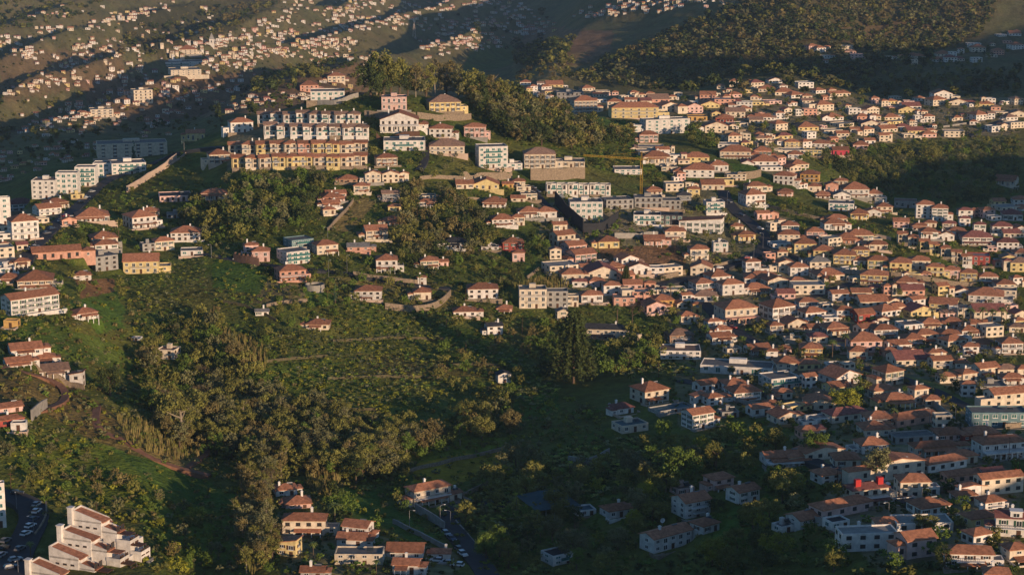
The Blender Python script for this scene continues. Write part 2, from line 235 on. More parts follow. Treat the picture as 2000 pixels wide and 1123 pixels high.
# ------------------------------------------------------------------ the houses: x y (middle of the foot in the photo) width height yaw wall roof roof-colour storeys [#landmark|own label]
HOUSES = """
754 325 42 19 8 c h o 2
728 357 31 20 5 c G o 2
762 357 33 20 5 c G o 2
788 354 20 17 5 c G o 2
680 357 34 8 0 b h o 1
707 376 30 15 -5 c h o 2
655 386 40 9 8 p g o 1
648 395 46 10 12 p h o 1
645 405 36 9 12 w g o 1
641 420 28 12 14 c h o 1
763 391 34 15 4 g g b 2
771 413 24 11 0 y h o 1 #small yellow lodge|small bright yellow house with little orange roof between two gardens
768 440 36 10 0 c h o 1
733 467 46 20 10 c g o 2
700 489 40 8 0 q g g 1
635 497 48 21 18 c h o 2
583 484 56 18 25 t f g 2
573 517 60 27 25 w f g 3 #grey-blue modern house|white modern house in flat-roofed tiers with blue-grey glass balconies
510 511 32 24 0 p h o 2
567 549 58 23 15 q h o 2 #salmon villa|salmon villa with orange hipped roof on a broad terrace by the tank
755 530 40 26 2 w h o 2 #square white villa|square white villa with steep orange hipped roof and two rows of windows
824 556 17 17 4 w h o 2
838 523 36 16 5 c h o 2
862 521 26 11 10 p g o 1
888 485 46 13 2 w h d 1
833 403 30 10 0 w h o 1
833 387 34 6 0 c f g 1
907 369 34 11 5 c g o 1
950 370 46 12 0 y G o 1
992 367 20 9 0 o g o 1
966 405 44 11 -3 w h o 1
980 441 46 14 10 w h o 2
1001 488 42 16 6 r h o 2 #brick red house|brick red house with orange roof and pale window frames
957 488 32 7 0 w f b 1
942 583 58 22 4 w h o 2
720 586 50 21 -4 w h o 2
824 586 34 18 5 c h o 1
622 644 46 12 -8 c h o 1 #cream orchard house|low cream house with orange roof alone among the banana terraces
907 618 44 11 4 w h o 1
964 654 34 20 14 w g d 2
983 748 28 19 14 w G d 2 #lone white cottage|lone white gabled cottage with dark roof above the banana terraces
512 616 24 9 0 w g g 1
985 608 28 6 0 p h o 1
150 389 28 11 10 y f g 1
108 408 48 13 20 c h o 1
92 421 52 16 20 w g o 2
46 468 56 38 12 w h o 3 #tall white lane house|tall three-storey white house with orange roof beside the sloping street
8 487 22 11 10 c h o 1
180 433 62 12 3 w h o 1
134 441 30 13 10 q G o 1
274 446 62 25 22 w h o 2 #white villa above gardens|white two-storey villa with shallow orange gable and long side wall
292 421 36 9 5 c h o 1
342 426 30 10 0 g f g 1
342 394 60 14 3 p f d 1
419 391 48 15 -5 w h o 1 #white pavilion house|white bungalow with tidy orange hipped roof at the wood edge
364 469 56 17 -4 w h o 2
319 490 40 22 15 c h o 2
289 491 30 18 15 g f g 2
202 474 52 10 8 c h o 1
206 488 46 12 8 w h o 1
200 530 58 31 25 g f g 3 #grey cube villa|pale grey modern villa of stacked flat-roofed boxes
277 534 66 28 -3 y g o 2 #bright yellow house|bright yellow two-storey house with long orange roof above banana leaves
110 507 90 18 5 q g o 1 #salmon bungalow|long salmon bungalow with orange tiled roofs and garden wall
42 523 32 14 10 c h o 1
12 533 34 12 10 w f g 1
18 554 38 12 4 w h o 1
71 563 66 18 -4 c h o 2
160 548 34 12 5 w h o 2
375 499 40 12 0 w f g 1
490 491 28 14 5 p h o 1
427 320 42 21 8 c h o 2
165 625 48 15 20 w h o 1
60 614 104 33 24 w g o 3 #big white apartment house|big white three-storey apartment house with long orange roof above the ravine
1040 602 52 40 3 c f g 3 #grey cube flats|grey-beige flat-roofed cube flats with recessed yellow balconies
1088 601 40 35 3 g f g 3
1117 599 24 26 3 c f g 2
24 641 30 18 -20 o f g 1
50 695 62 15 8 w g o 1
35 716 52 10 12 w g o 1
87 708 40 11 4 w h o 1
100 737 66 15 8 w g b 1 #whitewashed farmhouse row|long whitewashed farmhouse with brown roof above the dirt track
152 757 28 30 -15 w s o 2
18 806 50 12 15 p g o 1
14 832 44 14 20 r g o 1
38 842 30 20 -10 w f g 1
330 702 44 22 -25 c f b 2 #ruined ravine house|weathered cream house in stepped tiers on the ravine edge
268 666 20 8 -20 w f g 1
2 1030 20 96 0 w f g 5
557 968 44 14 10 w h o 1
581 992 50 10 5 p h o 1
596 1045 82 34 -8 c h o 2 #cream balcony house|cream two-storey house with broad orange roof and long front balcony
566 1087 46 30 -25 y s o 2 #pale yellow cottage|pale yellow cottage with one-way sloping orange roof
700 1058 58 34 -22 w g o 2
690 1066 60 15 -12 w g o 1
703 1102 92 25 -6 c f g 2
793 1092 70 18 -6 w g o 1
862 1093 36 16 -5 w g o 1
795 1121 52 22 -10 w g o 1
612 1128 46 14 -8 g g o 1
836 988 84 36 30 c h o 2 #villa at the bend|cream villa with orange hipped roof and walled terrace at the road bend
884 978 34 16 35 c g o 1
1204 1012 62 17 30 w h o 1
1403 957 56 24 35 p h o 2
1450 984 62 28 40 w g o 2
1349 1012 72 34 35 w g o 3
1332 968 46 17 30 p f o 1
1300 1079 96 34 42 w g o 2 #white curved-terrace house|white house with orange roof and rounded terrace among dark trees
1376 1042 54 18 45 w h o 1
1088 1104 60 24 35 w f d 2
1154 591 44 17 10 w h o 1
1218 598 42 20 5 q f g 2
1276 613 46 18 20 p G o 1
1292 598 46 13 15 o h o 1
1340 631 36 16 20 c h o 1
1360 611 20 20 15 o h o 2
1436 634 80 36 25 c h o 2 #arcaded corner house|large cream corner house with maroon roof and curved arcade
1098 625 26 20 15 c G g 2
1177 661 88 21 -4 c h d 2 #grey-roofed manor|old cream manor with grey hipped roof and shuttered upper windows
1392 641 34 15 25 w h o 1
1408 654 40 11 20 w h o 1
1404 673 48 17 25 w g o 1
1325 669 56 16 20 b h b 2
1328 701 76 20 3 w f o 2
1430 691 36 12 25 c f g 1
1478 693 50 14 25 w g o 1
1440 732 136 19 -6 w f g 1 #long white hall|long low white flat-roofed hall with one strip window
1378 766 50 17 35 w g o 1
1432 766 54 17 25 w h o 1
1450 784 68 20 25 w h o 2
1392 792 38 18 30 w h o 2
1362 839 60 32 35 w g o 3 #white stacked house|white three-storey house of stacked blocks with small orange roofs
1362 791 28 20 30 w s o 1
1422 816 40 14 20 g f o 1
1480 813 46 18 30 w g o 1
1268 788 72 28 35 c h o 2 #dim cream house|cream two-storey house with long balcony standing alone in the shade
1213 809 46 13 30 w h r 1
1310 809 84 8 35 g f t 1
1230 846 68 18 30 c f t 1
1574 607 42 20 20 w h o 2
1637 588 38 17 20 w g o 2
1680 583 40 14 10 c g o 1
1517 626 66 30 35 w h o 2
1585 623 52 14 30 w h o 1
1647 623 40 20 20 w h o 2
1684 629 46 18 28 r g o 1
1843 608 52 17 -5 y g o 2
1780 611 34 10 3 p f g 1
1925 591 62 17 0 w h o 2
1962 583 42 20 0 c f g 2
1512 653 34 20 25 c h o 2
1547 646 50 17 30 c G o 1
1627 656 54 17 25 c h o 1
1590 649 36 10 20 c g o 1
1547 669 34 9 10 c f g 1
1690 653 46 14 35 w g o 1
1724 659 54 17 20 w h o 2
1775 646 52 14 30 w f g 1
1815 644 40 15 15 c h o 1
1856 641 38 15 15 p h o 1
1803 671 54 20 25 c h o 2
1853 663 44 12 15 w h o 1
1890 657 40 13 20 w h o 1
1910 641 34 10 10 w g o 1
1781 676 48 16 20 q h o 2
1750 686 46 15 25 w g o 1
1583 696 44 18 10 y h o 2 #ochre hipped house|ochre yellow house with square orange hipped roof behind dark trees
1674 704 38 21 10 c h o 2
1531 691 28 12 10 p h o 1
1506 701 24 18 10 w h o 2
1735 696 34 12 20 q h o 1
1826 701 40 14 20 c h o 1
1835 721 46 20 25 c g o 2
1875 721 32 14 20 c h o 1
1893 693 34 19 15 w h o 2
1922 686 42 16 15 w h o 2
1970 691 50 24 20 w h o 2
1985 649 34 12 10 c h b 1
1534 728 52 22 15 c h o 2
1733 753 58 31 40 c h o 2 #green-shuttered house|square cream house with green shutters and steep orange pyramid roof
1885 745 42 18 35 c h o 1
1922 736 54 20 35 c g o 2
1973 751 46 15 20 w h o 1
1792 789 38 34 35 c h o 2 #pale corner tower house|narrow pale tower house with little orange pyramid roof
1718 779 60 18 30 c h o 1
1745 798 70 18 30 y h o 1
1640 753 78 18 40 w G o 1
1632 770 52 16 35 y g o 2
1591 789 32 15 30 c h o 1
1521 761 76 26 30 w f g 2 #white angular house|white modern angular house with slanted flat roofs
1505 801 30 15 25 c h o 1
1530 829 62 17 30 c G o 1
1577 836 36 15 30 w f g 1
1712 833 60 18 20 w h o 2
1705 853 62 16 20 c h o 1
1945 837 112 36 15 t f g 2 #grey angular hall|large blue-grey hall with slanted tower and strip windows
1850 861 60 14 20 p h o 1
1915 861 66 15 25 r h o 1
1935 759 60 6 15 g f g 1
1532 910 92 19 20 w g o 1 #white terrace bungalow|long white bungalow with orange roof and arched side terrace
1650 913 56 18 15 c h o 1
1700 886 64 19 25 w h o 2
1780 867 86 15 25 g f g 1
1822 893 90 21 25 c h o 1
1878 907 56 18 30 c h o 1
1950 897 100 34 30 w h o 2 #white arched mansion|large white mansion with orange roofs and three round arches
1612 946 56 21 35 w h o 2
1690 988 82 36 30 c h r 2 #red-chimney house|cream house with maroon roof and two tall red chimney blocks
1755 981 60 10 30 w f b 1
1810 1009 76 20 35 w h o 1
1880 981 50 14 30 w h o 1
1932 996 54 18 35 w h o 2
1972 1047 58 44 5 w g r 2 #white slate-front house|tall white house with steep maroon roof and dormer at the frame edge
1910 1032 66 22 35 y h o 1
1567 1032 62 20 40 w g o 2
1530 1041 44 16 40 w f g 1
1632 1037 50 22 35 w f d 1
1675 1060 66 12 30 w g r 1
1890 1107 90 30 10 w h o 2 #four-window white house|white house with broad orange roof and four tall windows in a row
1980 1097 50 28 30 c h o 2
1945 1133 50 14 10 c h o 1
1053 329 60 29 4 c h b 3 #tiered cream villa|cream villa rising in three tiers with brown pyramid roof
1110 327 60 14 0 c f g 1
960 329 60 45 10 w f g 4 #green-glass villa|white four-level villa with green glass front on a terrace
1000 333 38 16 8 w f g 2
1143 429 64 37 5 w f g 3 #dark-walled modern house|white modern house with blue glass above a black garden wall
1205 409 60 22 15 g f g 2
1265 406 54 24 5 g f g 2
1307 409 42 21 5 g f g 2
1264 439 50 23 0 w f d 2
1310 439 44 23 0 d f d 2
1370 456 82 26 -8 w s o 2
1317 469 42 20 8 c h o 2
1186 485 44 15 10 y h o 1
1277 479 40 14 5 p g o 1
1363 509 40 26 12 c h o 2
1455 471 38 14 15 y h o 1
1406 493 30 23 10 w f g 2
1438 448 26 7 10 c h o 1
1467 533 34 25 20 w h o 2
1486 535 30 12 10 w f o 1
1468 403 50 26 25 w h o 2
1475 376 44 14 15 c h o 1
1488 429 30 14 20 p g o 1
1354 385 24 18 5 y h o 2
1390 371 46 12 8 c g o 1
1414 363 36 14 5 y f c 1
1436 353 40 14 10 c f g 2
1402 335 38 14 8 w h o 1
1349 319 24 10 10 w h o 1
1435 310 58 16 3 c h o 2
1488 312 34 20 5 q h o 2
1280 319 54 14 8 c h o 1
1306 335 34 10 10 c f g 1
1225 341 54 12 5 w f g 2
1275 382 34 12 15 c h o 1
1335 398 28 19 5 g h d 2
1394 417 40 24 12 w f g 3
1012 363 26 10 5 c h o 1
1022 373 28 10 5 c f g 1
1032 391 32 15 6 c f b 2
1012 394 26 8 0 c g o 1
1032 426 44 14 10 w h o 1
1064 426 44 14 12 w h o 1
1010 441 28 19 10 c h o 2
1092 451 30 14 12 c g o 1
1098 481 48 25 30 c g o 2
1120 498 48 21 28 p g o 2
1135 514 56 20 28 p g o 2
1115 549 46 16 10 c h o 1
1197 531 46 11 25 c h o 1
1246 537 42 18 10 w G o 1
1163 561 34 14 15 p h o 1
1400 556 50 18 25 w h o 2
1370 571 48 20 25 w h o 2
1425 577 52 25 25 w h o 2
1472 576 56 13 25 c h o 1
1012 511 24 20 5 p h o 1
1533 361 42 20 -12 w h o 2
1582 356 36 18 -5 o h o 2 #bright ochre house|bright ochre cube house with small brown roof
1590 376 26 14 5 c h o 1
1552 312 28 12 5 w h o 2
1587 305 34 14 3 y f g 2
1640 304 34 12 10 m g o 1 #magenta house|magenta house with low roof at the edge of the wooded gully
1603 288 34 9 0 w h o 1
1680 292 30 10 5 p h o 1
1623 377 26 18 10 q G o 1
1642 361 26 9 5 c h o 1
1668 387 54 20 10 w h o 2
1706 394 32 18 10 w h o 2
1719 399 24 16 8 w f g 2
1606 388 28 9 5 w h o 1
1642 390 36 10 10 w G g 1
1643 412 46 18 0 w f g 2
1725 416 34 14 10 c h o 2
1676 429 38 13 10 y h o 1
1704 424 32 12 10 w G o 1
1805 426 34 28 5 w h o 4 #white block by the gully|white four-storey apartment block with maroon roof by the wooded gully
1834 431 31 26 5 w h o 4
1768 406 40 16 0 g f b 1
1883 442 22 18 10 w h r 2
1853 448 26 13 5 c h r 2
1533 383 30 9 5 p h o 1
1509 429 22 14 10 q G o 1
1541 454 36 16 10 w h o 2
1627 450 48 15 15 w h o 1
1633 436 42 10 10 c h o 1
1539 471 42 15 5 c h o 2
1570 495 44 22 8 y h o 2
1590 465 36 14 10 p h o 2
1676 475 56 18 12 c h o 2
1652 476 40 12 5 q h o 1
1607 504 40 17 5 y h o 2
1648 515 44 20 5 y h o 2
1678 502 36 16 10 y h o 2
1713 489 38 13 10 c h o 1
1714 527 41 22 5 y h o 2
1757 532 42 22 5 y h o 2
1795 526 40 20 8 c h o 2
1825 540 34 22 5 y h o 2
1857 544 32 20 5 p h o 2
1890 550 33 20 5 y h o 2
1759 445 30 14 5 p g o 2
1795 452 32 12 10 w h o 1
1816 444 24 10 5 c h o 1
1812 467 36 16 12 w h o 1
1845 471 34 14 12 w G o 1
1866 462 38 12 10 w h o 1
1912 454 24 18 10 w h r 2
1905 479 60 18 10 w h r 2
1910 519 42 23 3 r f p 2
1965 489 44 18 10 w h r 2
1955 456 40 16 10 w h r 2
1975 431 40 14 10 w h r 1
1557 539 40 20 15 w h o 2
1597 529 46 20 15 c h g 2
1707 554 50 20 0 y h o 2
1768 561 44 12 10 w h o 1
1928 556 38 18 12 w h o 2
1960 569 42 16 15 c h o 2
1512 563 50 17 25 c G o 1
1555 561 36 14 20 o h o 1
1617 552 24 10 20 c h o 1
1966 363 42 14 -10 c g o 1 #dim valley house|long low cream house alone on the dark valley side
1140 224 50 28 14 c h o 4
1237 232 92 22 10 y h o 3 #yellow balcony block|long yellow apartment block with three floors of balconies
1298 263 92 30 22 w f g 4 #white hillside block|large white flat-roofed apartment block with gridded balcony front
1247 259 24 17 10 w f g 2
1265 279 38 18 10 p h o 2
1112 196 52 18 5 g f g 2
1361 237 38 11 5 o f o 1
1415 239 32 9 0 r h o 1
770 216 46 31 0 p f g 2 #pale pink hilltop house|pale pink house with tall glazed front on the hilltop
640 197 62 22 0 w f g 2 #white hilltop villa|white modern villa with green glass on the hill crest
866 219 64 22 8 y h b 2 #yellow hilltop villa|yellow villa with brown hipped roofs below the hilltop wood
780 256 70 26 0 w G o 2 #arched-gable villa|white villa with wide arched gable window
862 269 44 20 -6 w h o 2
928 269 40 24 -5 p h o 2
790 294 76 23 0 w f g 2
873 301 64 18 0 c h b 2
603 179 36 14 5 q h o 2
656 161 34 14 5 c h o 2
470 260 46 24 10 w h o 2
382 276 34 18 0 y g o 1
90 389 50 39 -12 w f o 4 #white corner flats|white four-storey flats with shadowed balconies at the street end
134 379 44 44 -12 w f g 4
170 364 42 40 -10 w f g 4
206 347 44 30 -8 w f g 3
250 341 66 24 5 w f g 3
258 308 128 30 3 c f g 4
10 440 22 58 5 w f g 5
1140 1008 46 14 22 w f t 1
343 137 104 16 6 w f g 3 #white school block|long white flat-roofed school block on the far slope
361 148 60 12 6 c f g 3
366 107 36 10 5 c h o 3
277 201 40 26 12 c f g 4
198 230 44 17 5 c f g 3
1545 288 30 12 10 y h o 2
40 412 52 16 5 w h r 2
"""
ROWS = [  # terraces: x0 y0 x1 y1 n height colours yaw landmark
 (516, 242, 692, 243, 8, 22, 'wwwwwwww', 0, 'upper white terrace'), (528, 266, 708, 268, 8, 22, 'wwwwwwww', 0, 'lower white terrace'),
 (460, 300, 704, 299, 10, 20, 'ccyccqyycc', 0, 'upper yellow terrace'), (466, 329, 704, 325, 10, 22, 'yccyyycycc', 0, 'lower yellow terrace'),
 (1762, 475, 1887, 517, 7, 20, 'ccyyccw', 4, 'sloping cream terrace'), (1076, 381, 1182, 383, 6, 24, 'wwwwww', 3, 'dark-roofed modern terrace')]
TOWN = [  # where more, smaller houses stand between those above : polygon, how many
 ([(1500, 440), (1900, 560), (1990, 560), (1990, 700), (1700, 700), (1500, 650)], 58), ([(1300, 190), (1500, 160), (1700, 195), (1990, 190), (1990, 260), (1720, 280), (1560, 300), (1320, 215)], 110),
 ([(1020, 160), (1200, 185), (1320, 200), (1320, 260), (1180, 210), (1020, 185)], 26), ([(1380, 250), (1560, 280), (1560, 370), (1420, 300)], 22),
 ([(1500, 700), (1990, 720), (1990, 850), (1500, 830)], 18), ([(1540, 850), (1990, 900), (1990, 1110), (1700, 1110)], 12),
 ([(1080, 500), (1330, 540), (1500, 520), (1500, 640), (1250, 600), (1080, 570)], 26), ([(0, 400), (130, 420), (60, 480), (0, 560)], 12), ([(1880, 420), (1995, 400), (1995, 540), (1900, 500)], 14),
 ([(1560, 100), (1640, 90), (1700, 110), (1830, 110), (1990, 60), (1990, 100), (1900, 128), (1600, 125)], 34), ([(1250, 290), (1420, 330), (1400, 420), (1330, 400)], 10)]
FARC = [  # clusters of far houses : x0 y0 x1 y1 spread n width
 (0, 80, 70, 112, 10, 40, 11), (85, 60, 165, 58, 6, 14, 12), (185, 52, 330, 10, 9, 46, 10), (150, 95, 215, 90, 8, 16, 11), (100, 140, 260, 95, 9, 16, 11), (60, 35, 140, 30, 5, 8, 9),
 (10, 190, 130, 150, 7, 26, 13), (110, 165, 300, 140, 9, 24, 13), (130, 215, 300, 165, 7, 18, 14), (250, 205, 330, 175, 9, 16, 15), (350, 200, 500, 165, 6, 16, 14), (120, 225, 240, 225, 8, 16, 15), (40, 260, 110, 235, 8, 16, 15),
 (290, 240, 370, 218, 7, 12, 14), (0, 330, 320, 268, 22, 60, 13), (340, 108, 500, 70, 9, 80, 11), (390, 125, 560, 100, 10, 74, 12), (500, 60, 620, 0, 10, 40, 10), (520, 70, 640, 70, 10, 26, 10), (560, 100, 690, 90, 10, 40, 11), (640, 60, 720, 40, 8, 40, 10),
 (640, 30, 740, 0, 9, 30, 10), (700, 50, 830, 38, 8, 44, 10), (760, 22, 1000, 0, 10, 60, 10), (820, 85, 1040, 20, 26, 130, 10), (840, 100, 930, 75, 6, 20, 12), (920, 95, 1080, 50, 10, 34, 11), (1000, 62, 1080, 60, 8, 16, 12), (1140, 30, 1330, 10, 9, 60, 12), (1200, 8, 1420, 2, 6, 40, 11),
 (600, 122, 760, 118, 9, 22, 13), (560, 190, 720, 150, 12, 26, 13), (430, 215, 560, 190, 10, 20, 13), (0, 60, 260, 0, 30, 20, 9), (650, 20, 760, -5, 10, 20, 9), (60, 150, 420, 45, 34, 90, 9), (60, 255, 480, 130, 30, 110, 11), (480, 120, 720, 40, 26, 70, 10)]
HOCC = np.zeros((1300, 2200), bool)       # where houses already show
def occ(x, y, wd, h, setit=False, up=0.4):
    x0, x1, y0, y1 = int(x-wd/2)+100, int(x+wd/2)+100, int(y-h*(1+up)), int(y)
    sl = HOCC[max(y0, 0):max(y1, 1), max(x0, 0):max(x1, 1)]
    if setit: sl[...] = True
    return sl.mean() if sl.size else 0
recs = []
for pl in [[(1412, 372), (1418, 392), (1440, 418), (1470, 440), (1494, 462), (1492, 488), (1468, 505), (1420, 522), (1345, 545), (1285, 560)], [(1370, 585), (1392, 612), (1440, 648), (1490, 680), (1530, 712)], [(1560, 892), (1640, 925), (1700, 932), (1740, 958), (1775, 985), (1800, 990)], [(40, 530), (72, 480), (110, 440), (150, 405), (192, 365), (255, 335)], [(1035, 365), (1060, 395), (1092, 432), (1122, 462), (1150, 492)], [(1540, 600), (1640, 560), (1700, 545), (1900, 565)], [(1700, 720), (1800, 740), (1900, 800), (1990, 830)]]:
    for (ax, ay), (bx, by) in zip(pl, pl[1:]):
        for t in np.linspace(0, 1, 14): occ(ax+(bx-ax)*t, ay+(by-ay)*t+5, 22, 9, True, 0)
def make_rec(x, y, wd, h, yaw, wc, rt, rc, st, own=None, kind='house', dr=None):
    p = ground(x, y); k = mpp(p); yw = R(yaw); dr = dr or random.uniform(.7, .95)
    if wd > 80: dr = random.uniform(.35, .5)
    W = wd*k*(1.07 if kind == 'house' else 1.0)/(math.cos(yw)+dr*abs(math.sin(yw))); D = W*dr; H = h*k*(.86 if st < 3 and kind == 'house' else .95)
    az = math.atan2(p[0], p[1]); half = (W*abs(math.sin(yw))+D*math.cos(yw))/2*.85
    c = (p[0]+math.sin(az)*half, p[1]+math.cos(az)*half, p[2])
    occ(x, y, wd, h, True)
    return dict(x=x, y=y, w=wd, h=h, W=W, D=D, H=H, c=c, rz=yw-az, yaw=yaw, wc=wc, rt=rt, rc=rc, st=st, own=own, kind=kind, k=k)
for ln in HOUSES.strip().splitlines():
    own = None
    if '#' in ln: ln, own = ln.split('#')
    a = ln.split(); x, y, wd, h, yaw = map(float, a[:5])
    recs.append(make_rec(x, y, wd, h, yaw, a[5], a[6], a[7], int(a[8]), own))
for (x0, y0, x1, y1, n, h, cs, yaw, nm) in ROWS:
    for i in range(n):
        t = i/(n-1); wd = (x1-x0)/(n-1)*1.0
        r = make_rec(x0+(x1-x0)*t, y0+(y1-y0)*t, wd, h, yaw, cs[i], 'f' if 'modern' in nm else ('h' if i % 3 == 1 else 'g'), 'd' if 'modern' in nm else ('b' if 'white' in nm else 'o'), 2, None, 'townhouse', .9)
        r['row'] = (nm, i); jit = random.uniform(-1.3, 1.3); r['c'] = (r['c'][0], r['c'][1]+jit, r['c'][2]); r['H'] *= random.uniform(.93, 1.05); recs.append(r)
far = []
def inpoly(pt, poly):
    x, y = pt; ins = False; j = len(poly)-1
    for i in range(len(poly)):
        (xi, yi), (xj, yj) = poly[i], poly[j]
        if (yi > y) != (yj > y) and x < (xj-xi)*(y-yi)/(yj-yi)+xi: ins = not ins
        j = i
    return ins
def rpoint(poly):
    xs, ys = zip(*poly)
    while True:
        q = (random.uniform(min(xs), max(xs)), random.uniform(min(ys), max(ys)))
        if inpoly(q, poly): return q
for poly, n in TOWN:
    got = 0
    for _ in range(n*25):
        x, y = rpoint(poly); p = ground(x, y); k = mpp(p); wd = random.choice([random.uniform(5.5, 9), random.uniform(9, 13), random.uniform(13, 19)])/k; st = random.choice([1, 1, 1, 2, 2]); h = (2.7*st+.5)/k
        if occ(x, y, wd*1.0, h, up=.5) > .36: continue
        far.append(make_rec(x, y, wd, h, random.choice([0, 5, 10, 20, 28]) + (12 if x > 1500 else 0), random.choice('wwwwccccccypq'), random.choice('hhhgGff'), random.choice('ooooorb'), st))
        got += 1
        if got >= n: break
for (x0, y0, x1, y1, spd, n, sz) in FARC:
    for _ in range(int(n*1.2)):
        t = random.random(); x = x0+(x1-x0)*t+random.gauss(0, 9); y = y0+(y1-y0)*t+random.gauss(0, spd*.8)
        p = ground(x, max(y, -20)); k = mpp(p); wd = sz*random.uniform(.45, .95); st = random.choice([1, 2, 2, 3])
        h = min(2.5*st+.4, wd*k*.58)/k
        if occ(x, y, wd*.8, h, up=.2) > .45: continue
        far.append(make_rec(x, y, wd, h, random.uniform(-15, 30), random.choice('wwwwwwccccccyp'), random.choice('hhhggf'), random.choice('ooorb'), st))
recs.sort(key=lambda r: -r['w']*r['h'])
# level the ground under each house
def pad(c, rz, W, D, z, rad=2.5):
    reach = max(W, D)*.75+rad+5
    j0, j1 = np.searchsorted(YY, [c[1]-reach, c[1]+reach]); i0, i1 = np.searchsorted(TT, [(c[0]-reach)/c[1], (c[0]+reach)/c[1]])
    i0 = max(i0-1, 0); i1 = i1+1
    if i1 <= i0 or j1 <= j0: return
    dx = XX[i0:i1, j0:j1]-c[0]; dy = YG[i0:i1, j0:j1]-c[1]; ca, sa = math.cos(rz), math.sin(rz)
    lx = np.abs(dx*ca+dy*sa)-W/2; ly = np.abs(-dx*sa+dy*ca)-D/2; d = np.maximum(lx, ly)
    f = np.clip(1-(d-.8)/rad, 0, 1); f = f*f*(3-2*f)
    ZZ[i0:i1, j0:j1] = ZZ[i0:i1, j0:j1]*(1-f)+(z-.05)*f
for r in sorted(recs+far, key=lambda r: r['c'][1], reverse=True): pad(r['c'], r['rz'], r['W'], r['D'], r['c'][2], 2.5 if r['c'][1] < 1750 else 6)
refresh()

# ------------------------------------------------------------------ the ground: one sheet, its soil and grass colours
PX, PY = proj(XX, YG, ZZ)
wob = fbm(XX/18, YG/18, 51)*26*np.clip(900/YG, .3, 1.6); PXw = PX+wob; PYw = PY+fbm(XX/18, YG/18, 61)*14
n1 = np.clip(fbm(XX/30, YG/30, 71)*1.6+.5, 0, 1)[..., None]; n2 = np.clip(fbm(XX/9, YG/9, 81)*1.6+.5, 0, 1)[..., None]
G = lambda *c: np.array(c)
near = G(.060, .095, .022)*(1-n1)+G(.110, .105, .034)*n1; near = near*(.7+.6*n2)
farc = G(.135, .112, .070)*(1-n1)+G(.085, .092, .048)*n1; farc = farc*(.75+.5*n2)
fm = np.clip((YG-1300)/500, 0, 1)[..., None]
GC = near*(1-fm)+farc*fm
def inside(poly, X, Y):
    ins = np.zeros(X.shape, bool); j = len(poly)-1
    for i in range(len(poly)):
        (xi, yi), (xj, yj) = poly[i], poly[j]
        if yi != yj: ins ^= ((yi > Y) != (yj > Y)) & (X < (xj-xi)*(Y-yi)/(yj-yi)+xi)
        j = i
    return ins
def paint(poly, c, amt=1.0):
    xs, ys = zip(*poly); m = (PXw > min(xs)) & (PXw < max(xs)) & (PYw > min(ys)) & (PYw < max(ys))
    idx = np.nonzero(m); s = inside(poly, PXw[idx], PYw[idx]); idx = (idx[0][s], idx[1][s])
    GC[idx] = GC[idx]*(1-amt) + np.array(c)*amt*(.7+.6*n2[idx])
GRASS, LIME, SOIL, PLUM, DRY, PAVE, MUST = (.064, .118, .024), (.115, .145, .024), (.19, .100, .062), (.165, .100, .075), (.19, .145, .070), (.20, .17, .135), (.27, .19, .026)
for poly, _n in TOWN[:8]: paint(poly, PAVE, .72)
